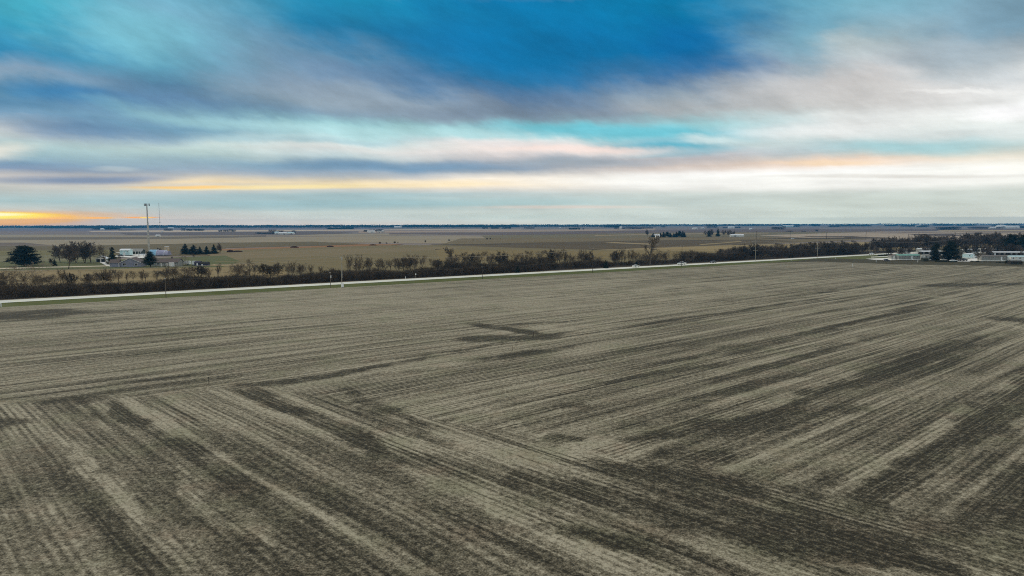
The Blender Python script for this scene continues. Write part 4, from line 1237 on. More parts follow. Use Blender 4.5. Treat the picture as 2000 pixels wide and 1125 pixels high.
# ------------------------------------------------------------------ vehicles
def car(label, px, yb, paint, rz, kind='car', z=ZR, off=None, group=None, L=4.5):
    p = P(px, yb)
    o = thing('parked_car' if group else 'car', label, 'car' if kind == 'car' else 'pickup truck', (p.x, p.y, z), rz, group)
    k = L / 4.5
    if kind == 'car':
        prof = [(-2.2, .3), (2.15, .3), (2.25, .55), (2.2, .8), (1.2, .95), (.95, 1.0), (-1.7, 1.05), (-2.2, .95), (-2.28, .6)]
        cab = [(-1.75, 1.0), (1.05, .96), (.35, 1.42), (-.2, 1.48), (-1.0, 1.42)]
    else:
        prof = [(-2.6, .45), (2.5, .45), (2.6, .7), (2.55, 1.05), (1.2, 1.15), (-2.6, 1.15), (-2.65, .7)]
        cab = [(-.9, 1.1), (1.35, 1.1), (.75, 1.75), (.2, 1.82), (-.75, 1.78)]
    prof = [(x * k, z_) for x, z_ in prof]; cab = [(x * k, z_) for x, z_ in cab]
    b = MB(); b.prism(prof, -.88, .88); bo = b.build('body', MT[paint], o)
    bo.modifiers.new('bevel', 'BEVEL').width = .08
    n = len(cab); w0, w1 = .82, .66
    vs = [(x, -(w0 if i < 2 else w1), z_) for i, (x, z_) in enumerate(cab)] + [(x, (w0 if i < 2 else w1), z_) for i, (x, z_) in enumerate(cab)]
    c = MB(); c.add(vs, [(i, (i + 1) % n, n + (i + 1) % n, n + i) for i in range(n)] + [tuple(range(n))[::-1], tuple(range(n, 2 * n))]); c.build('windows', MT['glass'], o)
    rf = MB(); rx0, rx1 = cab[4][0] - .05, cab[2][0] + .05
    rf.box((rx0 + rx1) / 2, 0, cab[3][1] + .0, rx1 - rx0, 1.36, .07); rf.build('roof_panel', MT[paint], o)
    for x in (-1.4 * k, 1.4 * k):
        for s in (-1, 1):
            wh = MB().tube((x, s * .72, .33), (x, s * .93, .33), .33, .33, 14).build('wheel', MT['rubber'], o)
            MB().tube((x, s * .9, .33), (x, s * .95, .33), .19, .19, 10).build('rim', MT['steel'], wh)
    fx = prof[3][0]
    for s in (-1, 1):
        MB().box(fx + .02, s * .62, prof[3][1] - .12, .08, .34, .14).build('headlight', MT['white_paint'], o)
        MB().box(prof[-1][0] - .0, s * .62, prof[3][1] - .08, .07, .3, .16).build('tail_light', MT['red_paint'], o)
    return o


RR = math.atan2(RD.y, RD.x)
car('silver car driving on the pale road below the light twiggy tree', 1242, 524.2, 'silver_paint', RR)
car('silver pickup partly hidden by the third tall pole', 1331.5, 518.9, 'silver_paint', RR + math.pi, 'truck', L=5.4)
car('dark car driving on the road at the near end of the right-hand wood', 1393, 515.6, 'dark_paint', RR + math.pi)
car('white car on the road beside the last tall pole', 1702, 498.9, 'white_paint', RR, L=5.0)
gp = 'vehicles parked in the home park'
car('dark car parked at the left end of the teal-roofed home', 1731, 512.2, 'dark_paint', .2, group=gp)
car('white car parked beside the foot of the dark pines', 1862, 512.8, 'white_paint', .1, group=gp)
car('dark pickup parked right of the dark pines', 1882, 512.0, 'dark_paint', .4, 'truck', group=gp, L=5.2)
car('white car parked in front of the pale trailer home, by the drive', 1907, 505.5, 'white_paint', .3, group=gp)
car('grey car parked on the lane behind the long grey home', 1932, 502.5, 'silver_paint', .2, group=gp)
car('silver car parked at the far lane behind the teal-roofed home', 1783, 501.6, 'silver_paint', .1, group=gp)
car('dark car parked in the farmyard below the pale blue shed', 236.5, 502, 'dark_paint', .1, group='vehicles parked at the farm', z=ZG)
car('white pickup parked below the open grey shed', 276, 500.0, 'white_paint', .3, 'truck', group='vehicles parked at the farm', z=ZG, L=5.2)
car('small pale car parked at the porch of the blue-grey house', 234, 521.5, 'white_paint', .1, group='vehicles parked at the farm', z=ZG)


# ------------------------------------------------------------------ home park
def mobile(label, px, yb, L, rz, wall, roof, H=3.0, Wd=4.6, nw=4, steps=0, name='mobile_home', group='mobile homes of the park', skirt=.75, sk='white_siding'):
    p = P(px, yb)
    o = thing(name, label, 'mobile home', (p.x, p.y, .6), rz, group)
    MB().box(0, 0, skirt / 2, L, Wd, skirt).build('skirting', MT[sk], o)
    MB().box(0, 0, skirt + (H - skirt) / 2, L + .06, Wd + .06, H - skirt).build('wall', MT[wall], o)
    r = MB()
    r.add([(-L / 2 - .2, -Wd / 2 - .25, H + .003), (L / 2 + .2, -Wd / 2 - .25, H + .003), (L / 2 + .2, Wd / 2 + .25, H + .003), (-L / 2 - .2, Wd / 2 + .25, H + .003), (-L / 2 - .2, 0, H + .65), (L / 2 + .2, 0, H + .65)],
          [(0, 1, 5, 4), (2, 3, 4, 5), (0, 4, 3), (1, 2, 5), (3, 2, 1, 0)])
    r.build('roof', MT[roof], o)
    for i in range(nw):
        x = -L / 2 + L * (i + .5) / nw + (.4 if i % 2 else -.3)
        if abs(x - steps) < 1.3:
            continue
        window(o, x, -Wd / 2 - .03, skirt + 1.35, .95, .8)
    MB().box(steps, -Wd / 2 - .06, skirt + 1.0, .9, .08, 1.95).build('door', MT['white_paint'], o)
    st = MB()
    for i in range(3):
        st.box(steps, -Wd / 2 - .35 - .3 * i, (skirt - .22 * i) / 2, 1.3, .3, skirt - .22 * i)
    st.build('steps', MT['white_siding'], o)
    return o


mobile('grey mobile home with teal metal roof and white skirting', 1772, 509.2, 14, -.02, 'grey_siding', 'teal_metal', nw=5, steps=1.6)
mobile('small grey home joined to the left end of the teal-roofed home', 1743.5, 508.8, 4.4, -.02, 'grey_siding', 'grey_shingle', nw=2, steps=-.5, H=2.6)
mobile('white mobile home partly behind the dark green shed', 1813.5, 509.3, 8, .0, 'white_siding', 'grey_siding', nw=3, steps=2)
mobile('grey mobile home between the two dark pines', 1848, 509.3, 6, .02, 'grey_siding', 'white_metal', nw=3, steps=1)
mobile('pale blue-grey trailer home with white roof right of the pines', 1891, 506.5, 5.0, .25, 'pale_blue', 'white_metal', nw=2, steps=1.6)
mobile('long grey mobile home with white skirting and steps', 1941.5, 511.3, 18.5, -.06, 'grey_siding', 'grey_shingle', nw=6, steps=3)
mobile('white mobile home with pale blue roof at the right edge', 1991, 512.0, 13.5, -.06, 'white_siding', 'pale_blue', nw=4, steps=4, H=3.0)
mobile('white home far behind the steps of the long grey home', 1948, 496.5, 7.5, -.05, 'stone_grey', 'white_metal', nw=3, steps=2)
mobile('home with long white roof directly behind the long grey home', 1964, 502.5, 25, -.06, 'dark_timber', 'white_metal', nw=6, steps=-9, sk='stone_grey')
mobile('low pale home on the far lane right of the pines', 1895, 496.3, 9, -.02, 'grey_siding', 'white_metal', nw=3, steps=2)
mobile('low pale home on the far lane behind the teal-roofed home', 1806, 495.0, 12, -.02, 'grey_siding', 'white_metal', nw=4, steps=2)
mobile('low home with pale roof just left of the dark pines, second row', 1815, 500.5, 14, -.02, 'dark_timber', 'white_metal', nw=4, steps=2, sk='stone_grey')
mobile('small white home between the trees at the back of the park', 1923, 495.4, 4, -.02, 'white_siding', 'white_metal', nw=2, steps=1)
mobile('small pale home behind the large evergreen near the right edge', 1987, 496.5, 6, -.02, 'stone_grey', 'grey_siding', nw=2, steps=1)
mobile('grey home tucked under the bare trees behind the car lane', 1765, 497.2, 8, .1, 'stone_grey', 'grey_shingle', nw=2, steps=1)
MT['hedge'] = mat('hedge_leaves', (46, 54, 38), (32, 38, 28), .8)
gable('shed', 'dark green garden shed in front of the white mobile home', 1806, 512.3, 3.2, 2.6, 1.7, .5, 0, 'dark_green', 'dark_green', cat='shed', over=.15, z0=.6, doors=[(0, .9, 1.5, 'dark_timber')])
gable('shed', 'long dark shed before the white mobile home at the right edge', 1982, 518.2, 6.6, 3, 1.6, .5, -.05, 'dark_timber', 'dark_timber', cat='shed', over=.15, z0=.6, doors=[(1, .9, 1.4, 'dark_green')])


def hedge(px0, yb0, px1, yb1, h, d, label, name='hedge'):
    a, b = P(px0, yb0), P(px1, yb1); r = np.random.default_rng(int(px0))
    L = (b - a).length; n = int(L * h * d * 90)
    t = r.uniform(0, L, n); u = r.normal(0, d * .3, n); z_ = r.uniform(0, 1, n) ** .7 * h * (.8 + .2 * np.sin(t * 2.1))
    dd = (b - a).normalized()
    pts = np.stack([dd.x * t - dd.y * u, dd.y * t + dd.x * u, z_], 1)
    o = bpy.data.objects.new(name, leafmesh(name, pts, .28, MT['hedge'], r)); C.objects.link(o)
    o.location = (a.x, a.y, .58)
    return tag(o, label, 'hedge')


hedge(1826, 513, 1850, 513.5, 1.0, 1.6, 'low dark hedge under the left dark pine')
hedge(1852, 513.8, 1870, 514.2, .9, 1.5, 'low dark hedge under the right dark pine')
hedge(1895, 513.6, 1912, 514, .8, 1.2, 'row of small round shrubs left of the long grey home')
hedge(1945, 515.2, 1964, 515.6, .7, 1.0, 'low shrubs before the right half of the long grey home')
hedge(1963, 516.8, 1969, 517, 2.0, 1.6, 'dark rounded bush at the corner of the long dark shed')
hedge(1715, 501.5, 1740, 500.2, 1.0, 1.5, 'low dark hedge along the lane left of the teal-roofed home')
hedge(1745, 503.8, 1765, 503, 1.6, 2, 'dark bushes right behind the teal-roofed home')

# ------------------------------------------------------------------ poles, wires, mast
UP_ = {}


def pole(label, px, yb, yt, m='dark_pole', arms=(), r=.14, extra=None, name='utility_pole'):
    p = P(px, yb); h = HT(px, yb, yt)
    o = thing(name, label, 'utility pole', (p.x, p.y, ZR), RR, 'utility poles along the road')
    MB().tube((0, 0, -.3), (0, 0, h), r, r * .62, 10).build('pole', MT[m], o)
    for za, w in arms:
        zz = h * za
        c = MB().box(0, .2, zz, .12, w, .14).build('crossarm', MT[m], o)
        for s in (-.45, 0, .45):
            MB().tube((0, .2 + s * w, zz + .07), (0, .2 + s * w, zz + .3), .05, .03, 6).build('insulator', MT['white_paint'], c)
    if extra:
        extra(o, h)
    UP_[px] = (p, h)
    return o


def xformer(o, h):
    MB().tube((.0, -.4, h * .66), (.0, -.4, h * .66 + .95), .24, .24, 12).build('transformer', MT['steel'], o)


def basebox(o, h):
    MB().box(-.1, -.75, 1.0, .8, .7, 1.4).build('meter_cabinet', MT['white_paint'], o)
    MB().box(-.1, -.75, .15, 1.0, .9, .3).build('cabinet_base', MT['stone_grey'], o)
    MB().tube((.25, 0, h * .3), (.25, 0, h * .97), .05, .05, 6).build('conduit', MT['steel'], o)
    MB().tube((-.0, -.45, h * .86), (-.0, -.45, h * .86 + 1.0), .26, .26, 12).build('transformer', MT['steel'], o)


pole('short weathered pole on the green verge at the left', 324.5, 584.5, 548.5, 'wood_pole', [(.985, 1.5)], .13)
pole('short pole with a grey transformer, left of the tall pole', 646, 565.5, 536, 'wood_pole', [(.985, 1.8)], .13, xformer)
pole('tall pale utility pole with a white cabinet at its foot', 668, 564.5, 502, 'pale_pole', [(.93, 2.2)], .14, basebox)
pole('short dark pole beside the road below the broad hazy tree', 942, 547, 524, 'dark_pole', [(.97, 1.4)], .15)
pole('second tall pole, dark, beside the road at mid-picture', 1157.5, 534.5, 487, 'dark_pole', [(.62, 1.4)], .14)
pole('third tall pole, dark, in front of the silver pickup', 1331.3, 522.8, 481.5, 'dark_pole', [(.97, 1.4)], .14)
pole('fourth tall pole, pale grey, with a mid-height crossarm', 1475, 512.2, 471, 'pale_pole', [(.5, 3.2)], .14)
pole('fifth tall pole, pale grey, before the tall wood', 1596, 505.8, 471.5, 'pale_pole', [(.56, 3.0)], .14)
pole('last tall pale pole, standing by the white car', 1698.3, 500.3, 472, 'pale_pole', [(.9, 2.2)], .14)
pole('thin tan wooden pole by the lane right of the white car', 1708.6, 503, 486, 'wood_pole', [], .13)


def wires(label, pts, sag, r=.02, m='steel', offs=(0,)):
    t = thing('power_line', label, 'power line', tuple(pts[0]), 0, 'overhead lines')
    for k, of in enumerate(offs):
        segs = []
        for a, b in zip(pts, pts[1:]):
            a, b = Vector(a), Vector(b); n = 14; pr = a
            for i in range(1, n + 1):
                f = i / n
                q = a.lerp(b, f); q.z -= sag * 4 * f * (1 - f) * (b - a).length / 60
                u = RN * of
                segs.append((tuple(pr + u - Vector(pts[0])), tuple(q + u - Vector(pts[0])), r, r)); pr = q
        c = bpy.data.objects.new('wire', seg_mesh('wire', segs, MT[m], 3)); C.objects.link(c); c.parent = t
    return t


def top(px, k=1.0, abs_=None):
    p, h = UP_[px]
    return Vector((p.x, p.y, ZR + (abs_ if abs_ else h * k)))


a = top(668, .98); b = top(1157.5, .98)
left = a - (b - a)
wires('upper power line carried by the tall poles along the road', [left, a, b, top(1331.3, .98), top(1475, .97), top(1596, .97), top(1698.3, .97), top(1698.3, .97) + RD * 150], .9, .035, 'pale_pole', (0, .9))
a2 = top(324.5); b2 = top(646)
wires('lower cable hung along the short poles beside the road', [a2 - (b2 - a2) * .8, a2, b2, top(668, abs_=b2.z - .3), top(942), top(1157.5, abs_=6.4), top(1331.3, abs_=6.2), top(1475, .5), top(1596, .56), top(1698.3, .56)], .5, .03, 'wood_pole', (0,))

# steel mast with floodlight / antenna head
p = P(291.5, 494.5); h = HT(291.5, 494.5, 399)
ms = thing('steel_mast', 'very tall grey steel mast with antenna clusters on top, rising from the farm', 'mast', (p.x, p.y, ZG), 0)
MB().tube((0, 0, 0), (0, 0, h * .36), .95, .78, 14).build('lower_shaft', MT['stone_grey'], ms)
MB().tube((0, 0, h * .36), (0, 0, h * .985), .72, .42, 14).build('upper_shaft', MT['steel'], ms)
hd = MB()
for k in range(3):
    a_ = k * 2 * math.pi / 3 + .4
    hd.tube((0, 0, h - 1.2), (math.cos(a_) * 2.2, math.sin(a_) * 2.2, h - 1.0), .12, .1, 6)
    q1 = (math.cos(a_ + .55) * 2.5, math.sin(a_ + .55) * 2.5, h - 1.0); q2 = (math.cos(a_ - .55) * 2.5, math.sin(a_ - .55) * 2.5, h - 1.0)
    hd.tube(q1, q2, .1, .1, 6)
plat = hd.build('platform', MT['steel'], ms)
for k in range(3):
    for s in (-.6, 0, .6):
        a_ = k * 2 * math.pi / 3 + .4 + s
        x, y = math.cos(a_) * 2.1, math.sin(a_) * 2.1
        MB().box(x, y, h - .9, .22, .3, 2.1, a_).build('antenna', MT['dark_blue'], ms)
MB().tube((0, 0, h * .985), (0, 0, h + .4), .12, .06, 6).build('lightning_rod', MT['steel'], ms)
MB().box(3.2, 1.2, 1.2, 3.2, 2.4, 2.4).build('equipment_cabin', MT['tan_siding'], ms)

# guyed lattice mast far behind
p = P(313, 453.5); h = HT(313, 453.5, 396.5)
lm = thing('radio_mast', 'thin guyed lattice radio mast on the far plain, right of the steel mast', 'mast', (p.x, p.y, .3), 0)
segs = []; w = .85
cs = [Vector((w * math.cos(k * 2.0944), w * math.sin(k * 2.0944), 0)) for k in range(3)]
nb = 40
for i in range(nb):
    z0, z1 = h * i / nb, h * (i + 1) / nb
    for k in range(3):
        a, b = cs[k], cs[(k + 1) % 3]
        segs.append(((a.x, a.y, z0), (a.x, a.y, z1), .12, .12))
        segs.append(((a.x, a.y, z0), (b.x, b.y, z1), .05, .05))
        segs.append(((a.x, a.y, z1), (b.x, b.y, z1), .05, .05))
c = bpy.data.objects.new('lattice', seg_mesh('lattice', segs, MT['steel'], 4)); C.objects.link(c); c.parent = lm
gs = []
for f in (.35, .65, .95):
    for k in range(3):
        gs.append(((0, 0, h * f), (55 * math.cos(k * 2.0944 + .5), 55 * math.sin(k * 2.0944 + .5), 0), .03, .03))
c = bpy.data.objects.new('guy_wires', seg_mesh('guy_wires', gs, MT['steel'], 3)); C.objects.link(c); c.parent = lm
MB().tube((0, 0, h * .335), (0, 0, h * .355), 1.9, 1.9, 12).build('dish_ring', MT['steel'], lm)
MB().box(6, 2, 1.4, 6, 4, 2.8).build('equipment_cabin', MT['white_siding'], lm)

# far power line on the right
FP = [(1477, 467.5, 452, 'far power-line pole, leftmost of the thin row behind the right-hand wood'), (1543, 467.5, 451.5, 'far power-line pole, second of the thin row from the left'),
      (1614, 468, 455, 'far power-line pole, third of the thin row, above the fifth roadside pole'), (1691, 468.5, 453, 'far power-line pole, fourth of the thin row, above the last roadside pole'),
      (1774, 469, 457, 'far power-line pole, fifth of the thin row, above the teal-roofed home'), (1865, 469, 453.5, 'far power-line pole, sixth of the thin row, above the dark pines')]
fpt = []
for px, yb, yt, lb in FP:
    p = P(px, yb); h = HT(px, yb, yt); h = min(h, 14)
    o = thing('utility_pole', lb, 'utility pole', (p.x, p.y, .3), 0, 'poles of the far power line')
    MB().tube((0, 0, 0), (0, 0, h), .3, .2, 8).build('pole', MT['dark_pole'], o)
    MB().box(0, 0, h - .5, 2.6, .2, .2).build('crossarm', MT['dark_pole'], o)
    fpt.append(Vector((p.x, p.y, .3 + h - .3)))
wires('thin line strung along the far row of poles', fpt, 1.0, .04, 'dark_pole')
p = P(1548, 466.5)
car('white van on the far lane at the foot of the second far pole', 1548, 467, 'white_paint', .3, z=.35, L=5.5)

# ------------------------------------------------------------------ small markers
def marker(label, px, yb, h, m='white_paint', r=.09, name='marker_post', cap=None, plate=None):
    p = P(px, yb)
    o = thing(name, label, 'marker', (p.x, p.y, .55), RR, 'small markers')
    MB().tube((0, 0, -.1), (0, 0, h), r, r * .8, 8).build('post', MT[m], o)
    if plate:
        MB().box(0, -.08, h - .3, plate, .05, plate).build('plate', MT['white_paint'], o)
    else:
        MB().tube((0, 0, h), (0, 0, h + .12), r * 1.2, r * .5, 8).build('cap', MT[cap or m], o)
    return o


marker('white marker post at the very left edge of the green verge', 2.5, 603, 1.0, r=.14)
marker('small white sign by the thicket left of the open pasture', 445, 561, 2.0, 'pale_pole', .05, 'road_sign', plate=.5)
marker('small white sign behind the road, right of the tall pale pole', 812, 546, 2.2, 'pale_pole', .05, 'road_sign', plate=.5)
marker('tiny white marker behind the road, left of the small sign', 792, 547, 1.0, r=.1)
marker('white marker post at the field edge left of the fifth tall pole', 1545, 511.3, 1.2, r=.12)
marker('white marker post at the field edge left of the dark soil strip', 1632, 508, 1.2, r=.12)
marker('white marker post standing in the stubble near the dark soil strip', 1664.5, 522.5, 1.5, r=.12)
marker('white marker post before the left end of the teal-roofed home', 1711, 513.3, 1.2, r=.16)
marker('white marker post before the right end of the teal-roofed home', 1792.5, 514, 1.3, r=.16)
marker('tall thin dark stake at the corner of the dark wedge in the stubble', 936, 640.5, 1.15, 'dark_pole', .045, 'field_stake')
marker('short dark stake on the dark diagonal furrow in the stubble', 1042, 661, .75, 'dark_pole', .06, 'field_stake')
marker('brown stake beside a patch of straw where the rows turn', 408.5, 757.5, 1.05, 'dark_timber', .055, 'field_stake')
marker('tiny dark stake on the long dark furrow', 1001, 690.5, .8, 'dark_pole', .035, 'field_stake')
for px, lb in ((1658, 'clump of dark weeds, left of two, on the long dark furrow'), (1663.5, 'clump of dark weeds, right of two, on the long dark furrow')):
    p = P(px, 640.5); r = np.random.default_rng(int(px))
    pts = np.stack([r.normal(0, .12, 160), r.normal(0, .12, 160), r.uniform(0, .8, 160)], 1)
    o = bpy.data.objects.new('weed_clump', leafmesh('weed_clump', pts[:70], .13, MT['twig'], r)); C.objects.link(o); o.location = (p.x, p.y, .55)
    tag(o, lb, 'weeds', 'weed clumps in the stubble')

# ------------------------------------------------------------------ far farms
WB = 'evergreens of the far windbreak'
for i, (px, yb, yt, w, k, lb) in enumerate([
    (1276, 463.5, 455.5, 12, 'spruce2', 'low dark evergreen left of the small white far farmhouse'),
    (1281.5, 463.8, 458.5, 4, 'spruce1', 'tiny dark evergreen between the two white far buildings'),
    (1290, 463.8, 454.5, 10, 'spruce2', 'leftmost evergreen of the left windbreak clump'), (1296, 463.8, 452.5, 11, 'spruce2', 'second evergreen of the left windbreak clump'),
    (1303, 463.8, 453.5, 11, 'pine1', 'third evergreen of the left windbreak clump'), (1309, 463.8, 454.5, 10, 'spruce2', 'rightmost evergreen of the left windbreak clump'),
    (1316, 463.6, 454.5, 9, 'spruce0', 'leftmost evergreen of the right windbreak clump'), (1321, 463.6, 452.5, 11, 'spruce2', 'second evergreen of the right windbreak clump'),
    (1327.5, 463.6, 452, 12, 'pine1', 'third evergreen of the right windbreak clump'), (1333.5, 463.6, 450.5, 10, 'spruce2', 'highest evergreen near the right end of the windbreak'),
    (1337, 463.6, 453.5, 8, 'spruce2', 'rightmost evergreen of the right windbreak clump'),
    (1385, 462.5, 450, 9, 'column0', 'dark evergreen in the far farm grove right of the windbreak'), (1402, 462, 444, 9, 'spruce1', 'pointed dark evergreen in the far farm grove'),
]):
    ever(k, px, yb, yt, lb, w, WB, z0=.3)
for px, yb, yt, wd, lb in [(1264, 462, 448, .9, 'tall bare tree left of the white far farmhouse'), (1380, 462.5, 449.5, .9, 'bare tree at the left of the far farm grove'),
                           (1390, 462.5, 447, .9, 'second bare tree of the far farm grove'), (1413, 462.3, 448.5, .8, 'bare tree right of the pointed evergreen in the far grove'),
                           (1424, 462, 449, 1.1, 'bare tree left of the long white far shed'), (1431, 462, 450.5, 1.1, 'bare tree above the long white far shed')]:
    bare('grey%d' % (int(px) % 3), px, yb, yt, lb, wd, group='bare trees of the far farms', z0=.3)
FB = 'far farm buildings'
gable('far_house', 'white farmhouse before the far windbreak', 1285, 464.2, 7, 5, 3.4, 2.2, .1, 'white_siding', 'white_metal', z0=.3, group=FB, wins=[(-2, 1.7, 1, 1.2), (2, 1.7, 1, 1.2)], doors=[(0, 1, 2.1, 'glass')], pos=P(1284, 464))
gable('far_shed', 'narrow white shed left of the far white farmhouse', 1277.5, 463.5, 3, 4, 3.6, 1.6, .1, 'white_siding', 'white_metal', z0=.3, cat='shed', group=FB, doors=[(0, 1, 2.1, 'glass')])
gable('far_shed', 'long low white shed right of the far farm grove', 1439, 462.3, 24, 10, 2.6, 1.6, 0, 'white_siding', 'white_metal', z0=.3, cat='shed', group=FB, doors=[(-5, 3, 2.3, 'grey_siding')])
FBs = [  # px, base y, length m, height, depth, wall, roof, label
    (541, 457.8, 9, 4.2, 8, 'white_siding', 'pale_blue', 'pale barn at the left of the far farm on the left plain'),
    (553, 458.2, 19, 3.6, 9, 'white_siding', 'white_metal', 'long white barn in the middle of the far farm on the left plain'),
    (568, 457.6, 17, 3.4, 9, 'white_siding', 'pale_blue', 'white barn at the right of the far farm on the left plain'),
    (725, 454.6, 22, 4, 9, 'white_siding', 'white_metal', 'bright white barn of the far farm behind the orange grass'),
    (740, 454.3, 9, 3.5, 8, 'white_siding', 'grey_siding', 'small white shed right of the bright white far barn'),
    (748, 454.0, 7, 3.5, 8, 'stone_grey', 'white_metal', 'last small shed of the far farm behind the orange grass'),
    (309, 462.3, 9, 2.5, 6, 'white_siding', 'white_metal', 'tiny white shed in the fields right of the mast'),
    (1212, 447.9, 10, 8, 8, 'white_siding', 'white_metal', 'upright white barn beside the dark far clump'),
    (1226, 448.1, 20, 4, 9, 'grey_siding', 'brown_shingle', 'grey barn among trees right of the upright white barn'),
    (1357, 448.0, 20, 4.5, 9, 'white_siding', 'white_metal', 'white barn on the plain left of the far farm grove'),
    (1372, 447.6, 14, 4, 9, 'stone_grey', 'white_metal', 'pale shed on the plain left of the far farm grove'),
    (1428, 446.2, 30, 6, 10, 'white_siding', 'white_metal', 'white barn on the plain above the long white shed'),
    (1466, 448.6, 9, 4, 8, 'white_siding', 'white_metal', 'small lone white shed in the dark far field'),
    (1540, 443.6, 70, 7, 16, 'pale_blue', 'white_metal', 'long white barn near the horizon above the second far pole'),
    (1955, 446.2, 42, 9, 18, 'white_siding', 'white_metal', 'white far barn, left of two bright ones near the right edge'),
    (1976, 446.2, 62, 8, 18, 'white_siding', 'white_metal', 'longer white far barn, right of two bright ones near the right edge'),
    (1938, 447, 24, 5, 12, 'stone_grey', 'white_metal', 'pale shed left of the two bright far barns'),
    (1793, 443, 26, 6, 12, 'white_siding', 'white_metal', 'small white shed near the horizon above the teal-roofed home'),
    (58, 444.9, 30, 9, 14, 'white_siding', 'white_metal', 'pale building at the horizon under the sunrise'),
    (200, 450, 14, 6, 9, 'white_siding', 'white_metal', 'tiny white house at the horizon left of the steel mast'),
    (776, 444.8, 40, 7, 14, 'white_siding', 'white_metal', 'pale building inside the distant tree line, left one'),
    (783, 444.6, 16, 9, 14, 'white_siding', 'white_metal', 'pale building inside the distant tree line, right one'),
    (1094, 447.6, 6, 5, 6, 'stone_grey', 'white_metal', 'tiny pale shed left of the dark far clump at mid-picture'),
    (334, 446.5, 30, 5, 12, 'white_siding', 'white_metal', 'low pale building at the horizon right of the radio mast'),
]
for px, yb, L, H, Dp, wl, rf, lb in FBs:
    gable('far_barn', lb, px, yb, L, Dp, H, H * .5, random.Random(px).uniform(-.2, .2), wl, rf, z0=.3, cat='barn', group=FB, doors=[(L * .2, min(3, L * .3), H * .7, 'grey_siding')])

# ------------------------------------------------------------------ far trees and woods
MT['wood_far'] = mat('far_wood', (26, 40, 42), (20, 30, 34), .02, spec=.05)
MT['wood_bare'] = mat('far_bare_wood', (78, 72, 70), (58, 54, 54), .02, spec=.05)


def wood(label, pxs, h, dep, size, m='wood_far', dens=2.2, var=.35, name='distant_wood', seed=0, z0=.2):
    "a far wood as one mass of leaf clumps between ground points of the photograph"
    r = np.random.default_rng(seed + int(pxs[0][0]) + 500)
    allp = []
    base = P(*pxs[0])
    for (xa, ya), (xb, yb) in zip(pxs, pxs[1:]):
        a, b = P(xa, ya), P(xb, yb); L = (b - a).length
        n = int(L * (h * 1.0 + dep * .5) * dens / (size * size)) + 20
        t = r.uniform(0, 1, n); u = r.uniform(-.5, .5, n) * dep
        ph = seed * 1.7
        prof = h * (1 - var * (.5 + .3 * np.sin(t * L / (h * 4.1) + ph) + .2 * np.sin(t * L / (h * 1.3) + 2 * ph)))
        z_ = r.uniform(0, 1, n) ** .75 * prof
        d = (b - a).normalized()
        px_ = a.x + (b.x - a.x) * t - d.y * u - base.x; py_ = a.y + (b.y - a.y) * t + d.x * u - base.y
        allp.append(np.stack([px_, py_, z_], 1))
    o = bpy.data.objects.new(name, leafmesh(name, np.concatenate(allp), size, MT[m], r)); C.objects.link(o)
    o.location = (base.x, base.y, z0)
    return tag(o, label, 'wood', kind='stuff')


def AT(px, D):
    "photo point of level ground in column px at distance D"
    yh = 437.0 - .0021 * (px - 1000)
    return (px, yh + HC * F / D * 1.004)


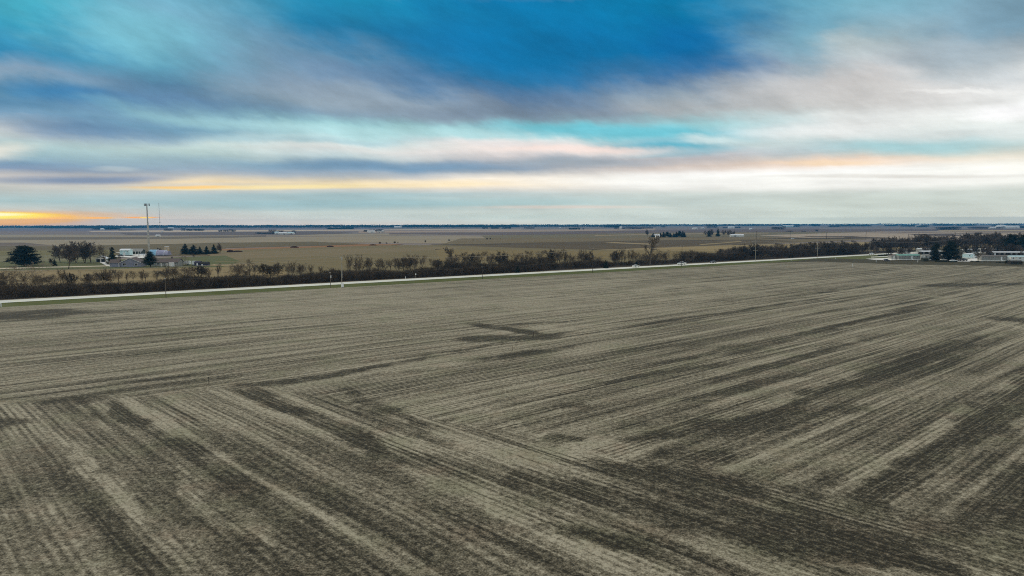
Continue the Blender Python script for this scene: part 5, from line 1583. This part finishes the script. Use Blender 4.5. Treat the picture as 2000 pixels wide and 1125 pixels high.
wood('unbroken tree line on the horizon', [AT(x, 8700) for x in (-80, 300, 700, 1100, 1500, 1800, 2080)], 17, 60, 9, seed=1, var=.3)
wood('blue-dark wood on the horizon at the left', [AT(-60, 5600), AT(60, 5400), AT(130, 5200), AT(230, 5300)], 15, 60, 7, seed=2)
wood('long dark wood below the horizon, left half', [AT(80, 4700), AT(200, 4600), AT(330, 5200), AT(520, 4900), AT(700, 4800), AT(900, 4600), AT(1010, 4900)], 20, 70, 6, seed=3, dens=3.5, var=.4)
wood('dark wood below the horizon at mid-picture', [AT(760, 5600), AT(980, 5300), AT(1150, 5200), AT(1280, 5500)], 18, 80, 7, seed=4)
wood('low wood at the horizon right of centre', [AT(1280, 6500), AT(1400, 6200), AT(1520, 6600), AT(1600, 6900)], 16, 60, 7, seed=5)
WL = [  # px0, px1, D, height, material, label
    (185, 232, 3400, 9, 'wood_far', 'short dark row of trees on the plain left of the steel mast'),
    (320, 336, 2650, 12, 'wood_bare', 'small grey clump on the plain just right of the radio mast'),
    (354, 362, 2600, 11, 'wood_far', 'single dark clump on the plain above the spruce windbreak'),
    (364, 376, 2600, 12, 'wood_far', 'dark clump on the plain above the spruce windbreak'),
    (378, 398, 2650, 11, 'wood_far', 'wider dark clump on the plain above the spruce windbreak'),
    (427, 434, 2300, 10, 'wood_far', 'left end of the far grove on the left plain'), (436, 446, 2300, 11, 'wood_bare', 'middle of the far grove on the left plain'), (448, 460, 2300, 9, 'wood_far', 'right end of the far grove on the left plain'),
    (640, 690, 3300, 9, 'wood_far', 'low dark row of trees below the tree line, left of the white far farm'),
    (942, 953, 3300, 12, 'wood_far', 'dark block of trees below the tree line at mid-picture, left'), (959, 975, 3300, 11, 'wood_far', 'dark block of trees below the tree line at mid-picture, middle'), (980, 998, 3350, 11, 'wood_far', 'dark block of trees below the tree line at mid-picture, right'),
    (1024, 1044, 3500, 8, 'wood_bare', 'grey low trees below the tree line right of centre'),
    (1111, 1133, 2850, 12, 'wood_far', 'compact dark clump on the plain right of centre'), (1138, 1141, 2850, 8, 'wood_far', 'tiny dark tree clump beside the compact dark one'),
    (1180, 1212, 4200, 17, 'wood_far', 'dark wood left of the upright white far barn'), (1200, 1210, 2900, 14, 'wood_far', 'square dark clump beside the upright white far barn'),
    (1214, 1256, 3000, 12, 'wood_bare', 'line of grey trees right of the upright white far barn'), (1256, 1275, 3300, 9, 'wood_bare', 'thin grey trees above the tallest hedgerow tree'),
    (1290, 1299, 4300, 9, 'wood_far', 'small dark clump above the left windbreak'), (1380, 1401, 3400, 20, 'wood_far', 'dark evergreen block above the far farm grove'),
    (1412, 1424, 3500, 7, 'wood_far', 'low dark trees left of the white barn on the plain'), (1433, 1446, 3500, 8, 'wood_far', 'low dark trees right of the white barn on the plain'),
    (1508, 1528, 2700, 12, 'wood_far', 'dark clump left of the second far pole'), (1528, 1535, 2700, 15, 'wood_bare', 'grey tree clump just left of the second far pole'),
    (1550, 1562, 4200, 14, 'wood_far', 'blue-dark trees right of the long white barn near the horizon'), (1585, 1600, 5200, 16, 'wood_far', 'blue-dark trees at the horizon between the far poles'),
    (1619, 1640, 4200, 17, 'wood_far', 'dark wood near the horizon right of the fifth pole'), (1640, 1700, 5000, 16, 'wood_far', 'long blue wood near the horizon above the last pole'),
    (1728, 1752, 5200, 15, 'wood_far', 'blue wood near the horizon, left of the dark block'), (1760, 1788, 4600, 13, 'wood_far', 'second blue wood near the horizon, left of the dark block'),
    (1790, 1812, 3900, 15, 'wood_far', 'small dark wood left of the dark block'), (1831, 1872, 2450, 15, 'wood_far', 'dark square block of evergreens on the right plain'),
    (1824, 1860, 5600, 18, 'wood_far', 'blue wood at the horizon behind the dark block'), (1868, 1904, 5600, 15, 'wood_far', 'blue wood at the horizon right of the dark block'),
    (1896, 1950, 2900, 8, 'wood_bare', 'row of low grey trees left of the two bright far barns'), (1950, 2040, 3000, 12, 'wood_far', 'dark trees around the two bright far barns'), (1940, 1990, 4600, 18, 'wood_far', 'blue wood at the horizon above the two bright far barns'),
    (502, 540, 1800, 3.5, 'wood_far', 'low dark hedge left of the far farm on the left plain'), (525, 540, 1900, 10, 'wood_bare', 'grey trees behind the pale far barn on the left plain'),
    (542, 553, 1950, 9, 'wood_bare', 'grey trees behind the long white far barn on the left plain'), (570, 578, 1850, 8, 'wood_far', 'dark tree at the right end of the far farm on the left plain'),
    (710, 726, 2150, 10, 'wood_bare', 'grey trees around the bright white far barn'), (728, 746, 2250, 11, 'wood_bare', 'grey trees right of the bright white far barn'), (745, 750, 2150, 8, 'wood_far', 'dark tree at the last shed behind the orange grass'),
    (1535, 1548, 2000, 3, 'wood_bare', 'low scrub above the second far pole'), (1566, 1574, 2000, 3, 'wood_bare', 'low scrub between the second and third far poles'), (1593, 1598, 2050, 7, 'wood_far', 'single dark tree between the second and third far poles'),
    (235, 262, 2900, 3, 'wood_bare', 'thin hedge line on the plain left of the steel mast'),
]
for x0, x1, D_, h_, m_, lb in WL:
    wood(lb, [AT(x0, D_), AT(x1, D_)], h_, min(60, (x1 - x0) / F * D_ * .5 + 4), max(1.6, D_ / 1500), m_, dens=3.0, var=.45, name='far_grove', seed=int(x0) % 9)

# ------------------------------------------------------------------ haze: thin even air over the whole plain
hm = bpy.data.materials.new('haze_air'); hm.use_nodes = True
hn = hm.node_tree
for n in list(hn.nodes):
    hn.nodes.remove(n)
pv = hn.nodes.new('ShaderNodeVolumePrincipled'); om = hn.nodes.new('ShaderNodeOutputMaterial')
pv.inputs['Color'].default_value = (.07, .40, .78, 1)
pv.inputs['Density'].default_value = HAZE
pv.inputs['Anisotropy'].default_value = .1
hn.links.new(pv.outputs[0], om.inputs['Volume'])
hz_ = MB(); hz_.box(0, 5100, 53, 24000, 11400, 110)
ho = hz_.build('haze', hm); tag(ho, 'thin blue haze over the whole plain', 'haze', kind='stuff')
